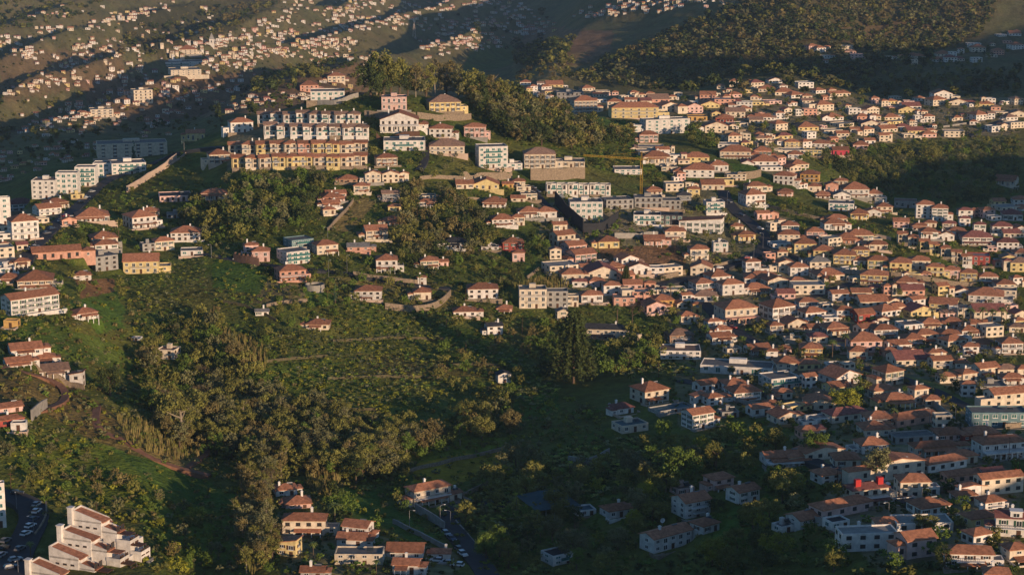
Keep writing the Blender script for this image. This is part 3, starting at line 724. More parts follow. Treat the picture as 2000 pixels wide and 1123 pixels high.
for poly, c, a in [
    ([(1380, 370), (1540, 430), (1560, 560), (1330, 600), (1280, 560), (1050, 540), (1060, 400)], PAVE, .6), ([(1300, 620), (1560, 600), (2000, 740), (2000, 900), (1620, 900), (1500, 780), (1330, 840)], PAVE, .5),
    ([(450, 245), (720, 240), (720, 330), (440, 335)], PAVE, .75), ([(540, 1000), (700, 1040), (900, 1080), (880, 1123), (560, 1123)], PAVE, .5), ([(1580, 930), (1800, 930), (2000, 960), (2000, 1060), (1700, 1060)], PAVE, .5),
    ([(1040, 400), (1130, 390), (1340, 400), (1330, 450), (1200, 470), (1110, 450)], PAVE, .8), ([(640, 560), (500, 545), (500, 600), (600, 585)], PAVE, .5), ([(500, 540), (760, 540), (900, 560), (880, 600), (640, 590), (480, 600)], DRY, .5),
    ([(1160, 480), (1330, 482), (1350, 530), (1180, 512)], SOIL, .85), ([(150, 545), (225, 545), (232, 588), (158, 584)], SOIL, .9), ([(650, 400), (720, 385), (735, 395), (690, 450), (660, 450)], DRY, .9),
    ([(130, 588), (232, 570), (246, 640), (190, 652)], GRASS, .9), ([(420, 505), (535, 520), (500, 575), (410, 560)], GRASS, .9), ([(1165, 228), (1245, 250), (1230, 282), (1150, 270)], GRASS, .9), ([(1425, 318), (1485, 330), (1482, 356), (1432, 350)], GRASS, .9),
    ([(190, 870), (280, 880), (480, 975), (470, 1000), (300, 960), (200, 910)], GRASS, .75), ([(40, 860), (200, 860), (300, 950), (480, 1020), (500, 1100), (330, 1100), (260, 990), (120, 970)], LIME, .6), ([(640, 940), (720, 960), (860, 1050), (800, 1060), (680, 1000)], GRASS, .9), ([(600, 560), (660, 580), (650, 600), (600, 598)], GRASS, .9),
    ([(1000, 780), (1090, 760), (1090, 800), (1020, 830)], GRASS, .8), ([(1380, 1010), (1500, 960), (1520, 1000), (1400, 1080)], GRASS, .9), ([(1100, 440), (1060, 500), (1110, 540), (1030, 550), (1010, 500)], GRASS, .6), ([(1740, 730), (1800, 740), (1950, 800), (1940, 830), (1830, 780)], LIME, .6),
    ([(0, 600), (200, 660), (330, 720), (300, 760), (150, 700), (0, 660)], GRASS, .6), ([(830, 890), (985, 880), (985, 910), (880, 945), (800, 940)], MUST, .85), ([(760, 900), (850, 860), (1000, 850), (980, 875), (880, 890), (800, 910)], LIME, .8),
    ([(480, 720), (640, 700), (700, 800), (560, 810)], GRASS, .5), ([(850, 640), (980, 640), (960, 700), (880, 720)], GRASS, .6), ([(700, 690), (960, 710), (960, 740), (700, 730)], SOIL, .25), ([(400, 730), (700, 700), (830, 790), (700, 830), (520, 800)], LIME, .45),
    ([(0, 720), (130, 740), (300, 870), (430, 930), (300, 900), (180, 860), (80, 800), (0, 790)], SOIL, .45), ([(225, 820), (340, 830), (420, 900), (380, 920), (240, 870)], DRY, .6),
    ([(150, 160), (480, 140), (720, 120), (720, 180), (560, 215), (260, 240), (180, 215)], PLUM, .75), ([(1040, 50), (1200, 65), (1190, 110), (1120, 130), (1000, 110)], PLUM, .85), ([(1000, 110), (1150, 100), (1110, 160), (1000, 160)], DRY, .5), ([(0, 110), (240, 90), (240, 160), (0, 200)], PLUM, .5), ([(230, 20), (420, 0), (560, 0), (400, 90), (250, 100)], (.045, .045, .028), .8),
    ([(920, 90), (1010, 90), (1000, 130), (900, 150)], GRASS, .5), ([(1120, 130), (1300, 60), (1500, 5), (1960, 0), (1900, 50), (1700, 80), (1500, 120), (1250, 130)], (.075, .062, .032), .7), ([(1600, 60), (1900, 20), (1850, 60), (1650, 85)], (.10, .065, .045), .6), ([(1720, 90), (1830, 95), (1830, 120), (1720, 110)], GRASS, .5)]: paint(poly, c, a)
ni, nj = XX.shape
V = np.stack([XX, YG, ZZ], -1).reshape(-1, 3)
i = np.arange(ni-1)[:, None]*nj; j = np.arange(nj-1)[None, :]
Q = np.stack([i+j, i+nj+j, i+nj+j+1, i+j+1], -1).reshape(-1, 4)
m = mat("hillside_ground", (1.34, 1.30, 1.0), .97, .35, .25, .08, attr=True)
n = m.node_tree; tc = [x for x in n.nodes if x.type == 'TEX_COORD'][0]; nz = n.nodes.new("ShaderNodeTexNoise"); nz.inputs["Scale"].default_value = .55; nz.inputs["Detail"].default_value = 6
bp = n.nodes.new("ShaderNodeBump"); bp.inputs["Strength"].default_value = .9; bp.inputs["Distance"].default_value = 1.6
n.links.new(tc.outputs["Object"], nz.inputs["Vector"]); n.links.new(nz.outputs[0], bp.inputs["Height"]); n.links.new(bp.outputs[0], n.nodes["Principled BSDF"].inputs["Normal"])
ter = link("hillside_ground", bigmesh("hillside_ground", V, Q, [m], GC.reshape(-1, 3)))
ter.data.polygons.foreach_set("use_smooth", np.ones(len(Q), bool)); setting(ter, 'structure', "green and brown hillside with ravine, terraces and far slopes")

# ------------------------------------------------------------------ roads, tracks, walls
def drape(pts, step=4.0):
    """photo polyline -> world points along the ground"""
    w3 = [Vector(ground(*p)) for p in pts]; out = []
    for a, b in zip(w3, w3[1:]):
        n_ = max(1, int((b-a).length/step))
        for k in range(n_):
            q = a.lerp(b, k/n_); out.append(q)
    out.append(w3[-1])
    for _ in range(3):
        out = [out[0]]+[(out[k-1]+out[k]*2+out[k+1])/4 for k in range(1, len(out)-1)]+[out[-1]]
    for q in out: q.z = float(zat(q.x, q.y))
    return out
def level_path(pts, width):
    for q in pts: pass
def ribbon(name, pts, width, m, lift=.12, label=None):
    v, f = [], []; zs = [max(float(zat(q.x+ox, q.y+oy)) for ox in (-width/2, 0, width/2) for oy in (-width/2, 0, width/2)) for q in pts]
    zs = [sum(zs[max(0, k-2):k+3])/len(zs[max(0, k-2):k+3]) for k in range(len(zs))]
    for k, q in enumerate(pts):
        d = pts[min(k+1, len(pts)-1)]-pts[max(k-1, 0)]; d.z = 0; d.normalize(); nrm = Vector((-d.y, d.x, 0))*width/2
        for s_ in (-1, 1): v.append((q.x+nrm.x*s_, q.y+nrm.y*s_, zs[k]+lift))
        for s_ in (-1, 1): v.append((q.x+nrm.x*s_*1.05, q.y+nrm.y*s_*1.05, zs[k]-2.5))
    for k in range(len(pts)-1):
        a, b = k*4, k*4+4; f += [(a+1, a, b, b+1), (a, a+2, b+2, b), (a+3, a+1, b+1, b+3)]
    me = bpy.data.meshes.new(name); me.from_pydata(v, [], f); me.materials.append(m); o = link(name, me)
    return setting(o, 'structure', label), [Vector((q.x, q.y, z+lift)) for q, z in zip(pts, zs)]
ROADS = {}
for nm, pts, wd, lab in [
    ("road", [(1412, 372), (1418, 392), (1440, 418), (1470, 440), (1494, 462), (1492, 488), (1468, 505), (1420, 522), (1345, 545), (1285, 560)], 7.5, "dark winding road climbing through the town"),
    ("road", [(1000, 988), (945, 978), (896, 986), (874, 1006), (882, 1036), (908, 1068), (935, 1100), (955, 1130)], 7, "dark road bending below the walled villa"),
    ("road", [(-20, 962), (30, 972), (66, 985), (72, 1010), (52, 1050), (34, 1085), (20, 1130)], 9, "street with parked cars beside white flats"),
    ("road", [(385, 498), (455, 508), (540, 524), (650, 532), (720, 545), (800, 557), (880, 566)], 5, "lane crossing the slope between gardens"),
    ("road", [(40, 530), (72, 480), (110, 440), (150, 405), (192, 365), (255, 335), (330, 308), (372, 296), (440, 290)], 7, "street climbing past white flats to the terraces"),
    ("road", [(818, 338), (830, 318), (832, 298), (826, 276)], 4.5, "short steep lane below the hilltop villas"),
    ("road", [(1035, 365), (1060, 395), (1092, 432), (1122, 462), (1150, 492), (1160, 510)], 4.5, "straight lane beside the stepped houses"),
    ("road", [(1370, 585), (1392, 612), (1440, 648), (1490, 680), (1530, 712)], 6, "dark street beside the arcaded corner house"),
    ("road", [(1560, 892), (1640, 925), (1700, 932), (1740, 958), (1775, 985), (1800, 990)], 6, "shaded street between villas"),
    ("road", [(1540, 600), (1600, 575), (1645, 560), (1700, 545), (1800, 553), (1905, 568)], 5.5, "town street below the yellow houses"), ("road", [(1690, 718), (1760, 738), (1830, 765), (1900, 800), (1990, 830)], 5.5, "sloping lane past the corner tower house"),
    ("road", [(1320, 252), (1420, 258), (1500, 252), (1600, 240), (1700, 236), (1800, 246), (1890, 262)], 6, "upper street through the far town"), ("road", [(1500, 480), (1560, 508), (1640, 530), (1720, 540)], 5, "street between yellow houses"), ("road", [(1330, 745), (1420, 756), (1500, 772), (1560, 800), (1640, 812)], 5, "lane below the long white hall"),
    ("road", [(1990, 215), (1950, 240), (1925, 255), (1890, 268)], 6, "pale ramp road on the far town slope")]:
    d = drape(pts); o, c = ribbon(nm, d, wd, M_ASPH, label=lab); ROADS[lab] = c
for pts, wd in [([(-10, 712), (40, 728), (100, 744), (128, 762), (128, 785), (100, 800), (70, 806)], 2.8), ([(190, 795), (185, 822), (196, 850), (245, 858), (268, 885), (300, 902), (360, 920), (410, 935)], 2.8), ([(320, 842), (370, 858), (412, 885), (380, 905), (360, 918)], 2.4)]:
    ribbon("dirt_track", drape(pts), wd, M_DIRT, label="red earth track cut into the grassy slope")
def wallrun(name, pts, h, m, look, th=.5, down=3, merlon=False, top=None):
    d = drape(pts, 2.5); b = MB()
    for a, c in zip(d, d[1:]):
        t = (c-a); t.z = 0
        if t.length < .01: continue
        nrm = Vector((-t.y, t.x, 0)).normalized()*th/2
        za, zc = a.z, c.z; ta, tcz = (top or za+h), (top or zc+h)
        q = [(a.x-nrm.x, a.y-nrm.y), (c.x-nrm.x, c.y-nrm.y), (c.x+nrm.x, c.y+nrm.y), (a.x+nrm.x, a.y+nrm.y)]
        b.add([(q[0][0], q[0][1], za-down), (q[1][0], q[1][1], zc-down), (q[2][0], q[2][1], zc-down), (q[3][0], q[3][1], za-down), (q[0][0], q[0][1], ta), (q[1][0], q[1][1], tcz), (q[2][0], q[2][1], tcz), (q[3][0], q[3][1], ta)],
              [(0, 1, 5, 4), (1, 2, 6, 5), (2, 3, 7, 6), (3, 0, 4, 7), (4, 5, 6, 7)])
        if merlon:
            mid = (a+c)/2; b.box(mid.x-.5, mid.x+.5, mid.y-.3, mid.y+.3, za+h, za+h+.8)
    o = b.obj(name, m); mx = sum(p[0] for p in pts)/len(pts); my = sum(p[1] for p in pts)/len(pts)
    return thing(o, "wall", look, mx, my)
M_PINKW = mat("pink_render", (.50, .38, .30), .92, .2, .3)
for pts, h, m, look in [
    ([(752, 604), (800, 610), (845, 606), (868, 592), (880, 578)], 3.2, M_STONE, "long curved stone retaining wall"), ([(800, 922), (860, 908), (925, 893), (985, 878)], 1.3, M_STONE, "low pale stone wall along a path"),
    ([(902, 972), (940, 954), (985, 932)], 1.6, M_STONE, "pale stone wall climbing from the bend"), ([(690, 540), (740, 548), (800, 556), (818, 556)], 2.6, M_STONE, "brown plaster garden wall"), ([(248, 376), (290, 350), (322, 331), (345, 312)], 4.0, M_PINKW, "pale pink ramp wall"),
    ([(322, 331), (350, 312), (368, 296)], 1.2, M_PINKW, "pale parapet of the climbing street"), ([(905, 350), (960, 352), (1000, 350)], 4.5, M_STONE, "stone wall below a glazed villa"), ([(1036, 352), (1090, 353), (1142, 350)], 7, M_STONE, "high stone retaining wall"),
    ([(815, 232), (860, 238), (920, 234)], 4, M_STONE, "stone terrace wall"), ([(712, 228), (760, 232), (812, 232)], 4, M_STONE, "brown terrace wall"), ([(620, 205), (660, 205), (700, 190)], 3, M_CONC, "pale sloping boundary wall"), ([(735, 272), (780, 274), (820, 270)], 4, M_BROWN, "dark retaining wall under an arched villa"),
    ([(768, 1022), (800, 1038), (840, 1058), (868, 1072)], 1.6, M_CONC, "concrete wall beside a grass bank"), ([(812, 1000), (850, 1022), (868, 1036)], 3, M_CONC, "concrete wall of the walled terrace"), ([(890, 1020), (915, 1048), (940, 1078), (960, 1110)], 1.0, M_CONC, "pale road parapet"),
    ([(90, 985), (92, 1010), (80, 1032), (68, 1048)], 1.2, M_STONE, "stone parapet above parked cars"), ([(62, 822), (92, 800)], 4, M_CONC, "stained concrete bank wall"), ([(50, 712), (100, 738), (140, 756), (165, 762)], 2.2, M_STONE, "cream boundary wall below whitewashed houses"),
    ([(1200, 466), (1250, 470), (1300, 462)], 3, M_CONC, "concrete garden wall"), ([(1290, 548), (1350, 536), (1430, 515)], 2.5, M_STONE, "stone wall along the winding road"), ([(1440, 352), (1470, 350), (1486, 345)], 5, M_STONE, "curved stone wall above grass"),
    ([(1560, 512), (1640, 535), (1690, 540)], 2.5, M_PINKW, "pale wall between town houses"), ([(1740, 540), (1800, 548), (1900, 562)], 2.5, M_STONE, "long wall below yellow houses"), ([(1690, 590), (1790, 592), (1880, 600)], 2.5, M_STONE, "rough stone wall across the town"), ([(1880, 614), (1930, 614), (1985, 612)], 1.6, M_WHITE, "white wall below a palm garden"),
    ([(1820, 790), (1850, 815), (1880, 840)], 2.5, M_CONC, "concrete ramp wall"), ([(1110, 905), (1150, 912), (1190, 890)], 3, M_CONC, "grey ruin wall"), ([(1575, 1010), (1610, 1026)], 3, M_CONC, "grey garden wall"), ([(1760, 965), (1830, 962), (1900, 958)], 2, M_STONE, "pale stone wall under shrubs"),
    ([(1640, 925), (1690, 925), (1720, 938)], 1.8, M_STONE, "stone wall by a shaded street"), ([(640, 452), (665, 425), (690, 395)], 2, M_STONE, "straight stone wall up the dry bank"), ([(820, 352), (870, 350), (905, 352)], 2.2, M_STONE, "stone garden wall"), ([(1500, 405), (1545, 418), (1600, 430)], 2, M_STONE, "sloping lane wall"),
    ([(1770, 262), (1840, 250), (1900, 240)], 1.5, M_CONC, "pale ramp parapet"), ([(600, 590), (560, 592), (520, 600)], 1.5, M_STONE, "low terrace wall"), ([(520, 708), (600, 700), (640, 698)], 1.2, M_MOSS, "mossy terrace wall among banana plants"), ([(650, 668), (760, 660), (880, 664)], 1.2, M_MOSS, "long dry-stone terrace wall among banana plants"), ([(640, 742), (740, 738), (860, 740)], 1.3, M_MOSS, "straight terrace wall below banana plants"), ([(880, 716), (940, 712), (985, 718)], 1.4, M_MOSS, "earthy terrace wall near the lone cottage"), ([(430, 590), (480, 600), (540, 628)], 1.4, M_MOSS, "stone wall under a banana terrace"), ([(570, 790), (650, 800), (740, 802)], 1.3, M_MOSS, "low wall above the ravine trees"),
    ([(840, 385), (900, 392), (950, 390)], 1.5, M_STONE, "garden terrace wall between small houses"), ([(1110, 520), (1060, 530), (1030, 545)], 1.8, M_STONE, "stone wall across a green bank"), ([(1540, 670), (1600, 682), (1660, 684)], 1.8, M_PINKW, "pale garden wall in the town"), ([(1380, 770), (1450, 790), (1520, 800)], 1.8, M_CONC, "grey lane wall below the long hall"), ([(1650, 465), (1700, 462), (1740, 470)], 2, M_PINKW, "cream wall between villas")]:
    wallrun("retaining_wall", pts, h, m, look)
random.seed(77)
for poly in [TOWN[0][0]]*9+[TOWN[4][0]]*5+[TOWN[6][0]]*7+[TOWN[3][0]]*4:
    x, y = rpoint(poly); L_ = random.uniform(22, 50); sl_ = random.uniform(-.15, .4)
    wallrun("retaining_wall", [(x-L_/2, y-L_/2*sl_), (x, y+1), (x+L_/2, y+L_/2*sl_)], random.uniform(1.4, 3), random.choice([M_STONE, M_CONC, M_PINKW, M_STONE]), "low plain wall among the town houses")
wallrun("battlement_wall", [(457, 510), (480, 515), (506, 520)], 4, mat("brown_render", (.17, .10, .075), .92, .25, .4), "brown plaster wall with battlements", merlon=True)

# ------------------------------------------------------------------ houses
def roof_mb(W, D, H, rt, rise, ov=.45):
    b = MB(); x0, x1, y0, y1 = -W/2-ov, W/2+ov, -D/2-ov, D/2+ov; z = H-.02; t = .22
    if rt == 'h':
        if W >= D: a, c = (x0+(y1-y0)/2, 0), (x1-(y1-y0)/2, 0)
        else: a, c = (0, y0+(x1-x0)/2), (0, y1-(x1-x0)/2)
        v = [(x0, y0, z), (x1, y0, z), (x1, y1, z), (x0, y1, z), (x0, y0, z+t), (x1, y0, z+t), (x1, y1, z+t), (x0, y1, z+t), (*a, z+t+rise), (*c, z+t+rise)]
        top = [(4, 5, 9, 8), (6, 7, 8, 9), (5, 6, 9), (7, 4, 8)] if W >= D else [(5, 6, 9, 8), (7, 4, 8, 9), (4, 5, 8), (6, 7, 9)]
        b.add(v, [(3, 2, 1, 0), (0, 1, 5, 4), (1, 2, 6, 5), (2, 3, 7, 6), (3, 0, 4, 7)]+top)
    elif rt in 'gG':
        if rt == 'g': pr = lambda u, s, h: (u, s, h); u0, u1, s0, s1 = x0, x1, y0, y1
        else: pr = lambda u, s, h: (-s, u, h); u0, u1, s0, s1 = y0, y1, x0, x1
        k = rise/((s1-s0)/2)
        v = [pr(u, s, h) for u in (u0, u1) for s, h in ((s0, z-.1), (0, z+rise-.1), (s1, z-.1), (s1, z+t-.1), (0, z+rise+t-.1), (s0, z+t-.1))]
        b.add(v, [(5, 4, 3, 2, 1, 0), (6, 7, 8, 9, 10, 11), (0, 1, 7, 6), (1, 2, 8, 7), (2, 3, 9, 8), (3, 4, 10, 9), (4, 5, 11, 10), (5, 0, 6, 11)])
    elif rt == 's':
        v = [(x0, y0, z), (x1, y0, z+rise), (x1, y1, z+rise), (x0, y1, z), (x0, y0, z+t), (x1, y0, z+rise+t), (x1, y1, z+rise+t), (x0, y1, z+t)]
        b.add(v, [(3, 2, 1, 0), (0, 1, 5, 4), (1, 2, 6, 5), (2, 3, 7, 6), (3, 0, 4, 7), (4, 5, 6, 7)])
    else:
        b.box(-W/2+.25, W/2-.25, -D/2+.25, D/2-.25, H-.7, H-.45)
    return b
def wall_mb(W, D, H, rt, rise, down=4):
    b = MB(); x, y = W/2, D/2
    if rt == 'f':
        v = [(-x, -y), (x, -y), (x, y), (-x, y)]; e = .25; u = [(-x+e, -y+e), (x-e, -y+e), (x-e, y-e), (-x+e, y-e)]
        b.add([(*p, -down) for p in v]+[(*p, H) for p in v]+[(*p, H) for p in u]+[(*p, H-.65) for p in u],
              [f for k in range(4) for f in ((k, (k+1) % 4, 4+(k+1) % 4, 4+k), (4+k, 4+(k+1) % 4, 8+(k+1) % 4, 8+k), (8+k, 8+(k+1) % 4, 12+(k+1) % 4, 12+k))])
    elif rt == 'g':
        b.add([(-x, -y, -down), (x, -y, -down), (x, y, -down), (-x, y, -down), (-x, -y, H), (x, -y, H), (x, y, H), (-x, y, H), (-x, 0, H+rise*.9), (x, 0, H+rise*.9)], [(0, 1, 5, 4), (2, 3, 7, 6), (1, 2, 6, 9, 5), (3, 0, 4, 8, 7)])
    elif rt == 'G':
        b.add([(-x, -y, -down), (x, -y, -down), (x, y, -down), (-x, y, -down), (-x, -y, H), (x, -y, H), (x, y, H), (-x, y, H), (0, -y, H+rise*.9), (0, y, H+rise*.9)], [(1, 2, 6, 5), (3, 0, 4, 7), (0, 1, 5, 8, 4), (2, 3, 7, 9, 6)])
    elif rt == 's':
        b.add([(-x, -y, -down), (x, -y, -down), (x, y, -down), (-x, y, -down), (-x, -y, H), (x, -y, H+rise), (x, y, H+rise), (-x, y, H)], [(0, 1, 5, 4), (1, 2, 6, 5), (2, 3, 7, 6), (3, 0, 4, 7)])
    else:
        b.box(-x, x, -y, y, -down, H, top=False, bot=False)
    return b
def win_proto(style):
    """a 1 x 1 window facing -y, standing on z = 0"""
    b = MB(); f = .07
    b.box(-.5+f, .5-f, -.02, .10, f, 1-f, 0)
    for x0, x1, z0, z1 in ((-.5, .5, 0, f), (-.5, .5, 1-f, 1), (-.5, -.5+f, f, 1-f), (.5-f, .5, f, 1-f), (-.03, .03, f, 1-f)): b.box(x0, x1, -.07, .08, z0, z1, 1)
    if style in ('green', 'brown'):
        for s_ in (-1, 1): b.box(min(s_*.52, s_*.86), max(s_*.52, s_*.86), -.09, .02, 0, 1, 2)
    if style != 'door': b.box(-.58, .58, -.16, .02, -.10, -.01, 1)
    g = M_TEAL if style == 'teal' else M_GLASS
    return b.mesh("window", [g, M_WHITE if style not in ('dark',) else M_BROWN, M_GREEN if style == 'green' else M_BROWN])
WINP = {s_: win_proto(s_) for s_ in ('plain', 'green', 'brown', 'dark', 'door', 'teal')}
db = MB(); db.box(-.5, .5, -.05, .08, 0, 1); DOORP = db.mesh("door", [M_BROWN])
cb = MB(); cb.box(-.35, .35, -.35, .35, -1.2, 1.3); cb.box(-.45, .45, -.45, .45, 1.3, 1.45); cb.box(-.25, .25, -.25, .25, 1.45, 1.65); CHIMP = cb.mesh("chimney", [M_WHITE])
sb = MB(); sb.add([(-1, -.6, 0), (1, -.6, 0), (1, .6, .7), (-1, .6, .7), (-1, -.6, -.1), (1, -.6, -.1), (1, .6, .6), (-1, .6, .6)], [(0, 1, 2, 3), (7, 6, 5, 4), (0, 4, 5, 1), (1, 5, 6, 2), (2, 6, 7, 3), (3, 7, 4, 0)]); sb.tube([(-1, .65, .8), (1, .65, .8)], [.25, .25], 7, 1)
SOLP = sb.mesh("solar_heater", [M_GLASS, M_METAL])
def windows(par, L, D, H, st, style, rot, off, big, cols=None, door=False, base=0):
    """windows of one wall; rot 0 front, +90 right side, -90 left side"""
    sh = H/st; n_ = cols or max(1, min(6 if big else 4, int(L/3.0)))
    ca, sa = math.cos(rot), math.sin(rot)
    for k in range(st):
        for i_ in range(n_):
            u = (i_-(n_-1)/2)*L/n_; tall = (k > 0 and i_ % 2 == 1 and style != 'dark') or (k == 0 and i_ % 3 == 1)
            ww = min(1.4 if not tall else 1.6, L/n_*.52) * (1.35 if style == 'teal' else 1); hh = sh*(.48 if not tall else .7); z = base+k*sh+sh*(.34 if not tall else .12)
            isd = door and k == 0 and i_ == n_//2
            me = DOORP if isd else WINP[style if not (tall and style in ('green', 'brown', 'plain')) else ('door' if style == 'plain' else style)]
            if isd: ww, hh, z = 1.2, min(2.2, sh*.8), base+.02
            o = link("door" if isd else "window", me, par, (u*ca-(-off)*-sa*-1 if False else u*ca+off*sa, u*sa-off*ca, z), rot, (ww, 1, hh))
def balcony(par, L, H, st, D, fw=.6, glass=False, k=1):
    sh = H/st; z = k*sh; b = MB(); w2 = L*fw/2; y0 = -D/2-1.4; y1 = -D/2-.003
    b.box(-w2, w2, y0, y1, z-.18, z); o = b.obj("balcony", M_WHITE, par)
    r = MB()
    if glass: r.box(-w2+.05, w2-.05, y0+.05, y0+.1, z+.004, z+1)
    else:
        r.box(-w2, w2, y0, y0+.08, z+.9, z+1.0)
        nb = max(3, int(L*fw/.45))
        for i_ in range(nb+1): x = -w2+.04+(2*w2-.08)*i_/nb; r.box(x-.03, x+.03, y0+.02, y0+.06, z+.003, z+.9)
    r.obj("railing", M_TEAL if glass else M_METAL, o)
def house(r):
    small = r['w'] < 25; W, D, H, st, rt, rc = r['W'], r['D'], r['H'], r['st'], r['rt'], r['rc']
    name = {'townhouse': 'townhouse'}.get(r['kind'], 'apartment_block' if (st >= 3 and r['w'] >= 28 and r['H'] > 8) else ('bungalow' if st == 1 else 'house'))
    e = empty(name, r['c'], r['rz']); random.seed(int(r['x']*31+r['y']*7))
    Hh = H if rt != 'f' else H
    rise = min(W, D)/2*random.uniform(.40, .50) if rt in 'h' else ((D if rt == 'g' else W)/2*random.uniform(.36, .44) if rt in 'gG' else min(W*.22, 2.2))
    # a lower wing beside some houses
    wall_mb(W, D, H, rt, rise).obj("wall", WM(r['wc']), e)
    rf = roof_mb(W, D, H, rt, rise).obj("roof", RM(rc, rt == 'f') if rt != 'f' else mat("flat_roof_"+RWORD[rc], [c_*.75 for c_ in (ROOFC[rc] if rc != 'o' else (.3, .2, .15))], .95, .3, .5), e)
    if rt in 'hgG' and random.random() < .7: link("chimney", CHIMP, rf, (W*random.uniform(-.28, .28), D*random.uniform(-.05, .2), H+rise*.75), 0, (1, 1, random.uniform(.8, 1.3)))
    if rt == 'f' and random.random() < .5 and not small:
        b = MB(); b.box(-W*.12, W*.12, D*.05, D*.3, H-.44, H+1.6); b.obj("stair_tower", WM(r['wc']), e)
    if random.random() < .34 and not small: link("solar_heater", SOLP, rf if rt != 'f' else e, (W*.22, -D*.1, H+(rise*.55 if rt in 'hgG' else .2)), 0)
    styles = 'plain dark brown green'.split(); style = random.choices(styles, [5, 3, 2.2, 1.5])[0]
    if r['own'] and 'green-shutter' in r['own']: style = 'green'
    if rt == 'f' and rc in 'dg' and r['wc'] in 'wdtg': style = 'teal' if r['wc'] != 'g' else 'dark'
    yaw = r['yaw']; big = r['w'] > 45
    if abs(yaw) < 75: windows(e, W, D, H*.96, st, style, 0, D/2, big, door=True)
    if yaw > 8: windows(e, D, W, H*.96, st, style, R(-90), W/2, big, cols=max(1, min(3, int(D/3.6))))
    if yaw < -5: windows(e, D, W, H*.96, st, style, R(90), W/2, big, cols=max(1, min(3, int(D/3.6))))
    if st >= 2 and r['w'] > 24 and random.random() < .55:
        for k in range(1, st): balcony(e, W, H*.96, st, D, random.choice([.45, .6, .96]), style == 'teal', k)
    if r['w'] > 30 and r['kind'] == 'house' and rt != 'f' and random.random() < .72:      # side wing
        s_ = random.choice([-1, 1]); ww, wd_, wh = W*random.uniform(.22, .34), D*.7, H*(.5 if st > 1 else .8); b = wall_mb(ww, wd_, wh, 'f' if st > 1 and random.random() < .5 else 'h', 0)
        xo = s_*(W/2+ww/2-.02); wg = b.obj("side_wing", WM(r['wc']), e, (xo, random.uniform(-.1, .1)*D, 0))
        rt2 = 'h' if len(b.v) == 8 else 'f'
        roof_mb(ww, wd_, wh, rt2, min(ww, wd_)/2*.42, .3).obj("wing_roof", RM(rc) if rt2 == 'h' else M_CONC, wg); link("window", WINP['plain'], wg, (0, -wd_/2, wh*.35), 0, (1.1, 1, wh*.4))
    if r['w'] > 26 and random.random() < .6 and r['kind'] == 'house':         # forecourt wall
        b = MB(); fw, fd = W*random.uniform(.55, .75), random.uniform(2.5, 5); y0 = -D/2-fd
        b.box(-fw, fw, y0, y0+.25, -4, .75); b.box(-fw, -fw+.25, y0+.25, -D/2-.02, -4, .75); b.box(fw-.25, fw, y0+.25, -D/2-.02, -4, .75); b.box(-fw+.25, fw-.25, y0+.25, -D/2-.02, -4, -.06)
        b.obj("forecourt", random.choice([M_CONC, M_STONE, WM(r['wc']), M_PINKW]), e)
    if r['w'] > 26 and r['kind'] == 'house' and st <= 2 and rt in 'hg' and random.random() < .38:      # tiled porch
        pw, pd, pz = W*random.uniform(.4, .95), random.uniform(1.8, 3), H/st*.92; px_ = random.uniform(-.5, .5)*(W-pw); b = MB(); y0 = -D/2-pd
        b.add([(px_-pw/2, y0, pz-.5), (px_+pw/2, y0, pz-.5), (px_+pw/2, -D/2-.01, pz), (px_-pw/2, -D/2-.01, pz), (px_-pw/2, y0, pz-.65), (px_+pw/2, y0, pz-.65), (px_+pw/2, -D/2-.01, pz-.15), (px_-pw/2, -D/2-.01, pz-.15)], [(0, 1, 2, 3), (7, 6, 5, 4), (0, 4, 5, 1), (1, 5, 6, 2), (3, 7, 4, 0)]); o = b.obj("porch_roof", RM(rc), e)
        n_ = max(2, int(pw/2.2)); b = MB()
        for i_ in range(n_+1): x = px_-pw/2+.15+(pw-.3)*i_/n_; b.box(x-.12, x+.12, y0+.06, y0+.3, -3, pz-.6)
        b.obj("porch_post_frame", M_WHITE, o)
    if r['kind'] == 'townhouse':
        s_ = 1 if r['row'][1] % 2 else -1; gl = 'white' in r['row'][0] or 'modern' in r['row'][0]
        b = MB(); b.box(s_*W*.22-W*.2, s_*W*.22+W*.2, -D/2-.6, -D/2-.01, -3, H*.93); o = b.obj("bay", WM(r['wc']), e); roof_mb(W*.4, .6, H*.93, 'g' if rt != 'f' else 'h', .5 if rt != 'f' else .1, .25).obj("bay_roof", RM(rc), o, (s_*W*.22, -D/2-.3, 0))
        for zz in (H*.1, H*.56): link("window", WINP['teal' if gl and zz < H*.3 else 'dark'], o, (s_*W*.22, -D/2-.6, zz), 0, (W*.22, 1, H*.3))
        b = MB(); b.box(-s_*W*.24-W*.22, -s_*W*.24+W*.22, -D/2-1.0, -D/2-.02, H*.47, H*.5); o = b.obj("balcony", M_WHITE, e); b = MB(); b.box(-s_*W*.24-W*.22, -s_*W*.24+W*.22, -D/2-1.0, -D/2-.93, H*.5+.003, H*.5+.9); b.obj("railing", M_METAL if not gl else M_TEAL, o)
        b = MB(); b.box(-W/2+.1, W/2-.1, -D/2-5, -D/2-4.8, -3, random.uniform(.8, 1.6)); b.obj("garden_wall", M_STONE if random.random() < .5 else WM(r['wc']), e)
    if r['own'] and ('arcade' in r['own'] or 'arche' in r['own'].split('|')[1]):
        b = MB(); z1 = min(3.2, H*.45); y0 = -D/2-3
        for i_ in range(8): x = -W/2+W*(i_+.5)/8; b.box(x-.25, x+.25, y0, y0+.5, -3, z1)
        b.box(-W/2-.3, W/2+.3, y0-.3, -D/2-.01, z1, z1+.5); b.box(-W/2, W/2, y0, -D/2-.02, -3, -.05); b.obj("arcade", WM('q' if 'arcade' in r['own'] else 'w'), e)
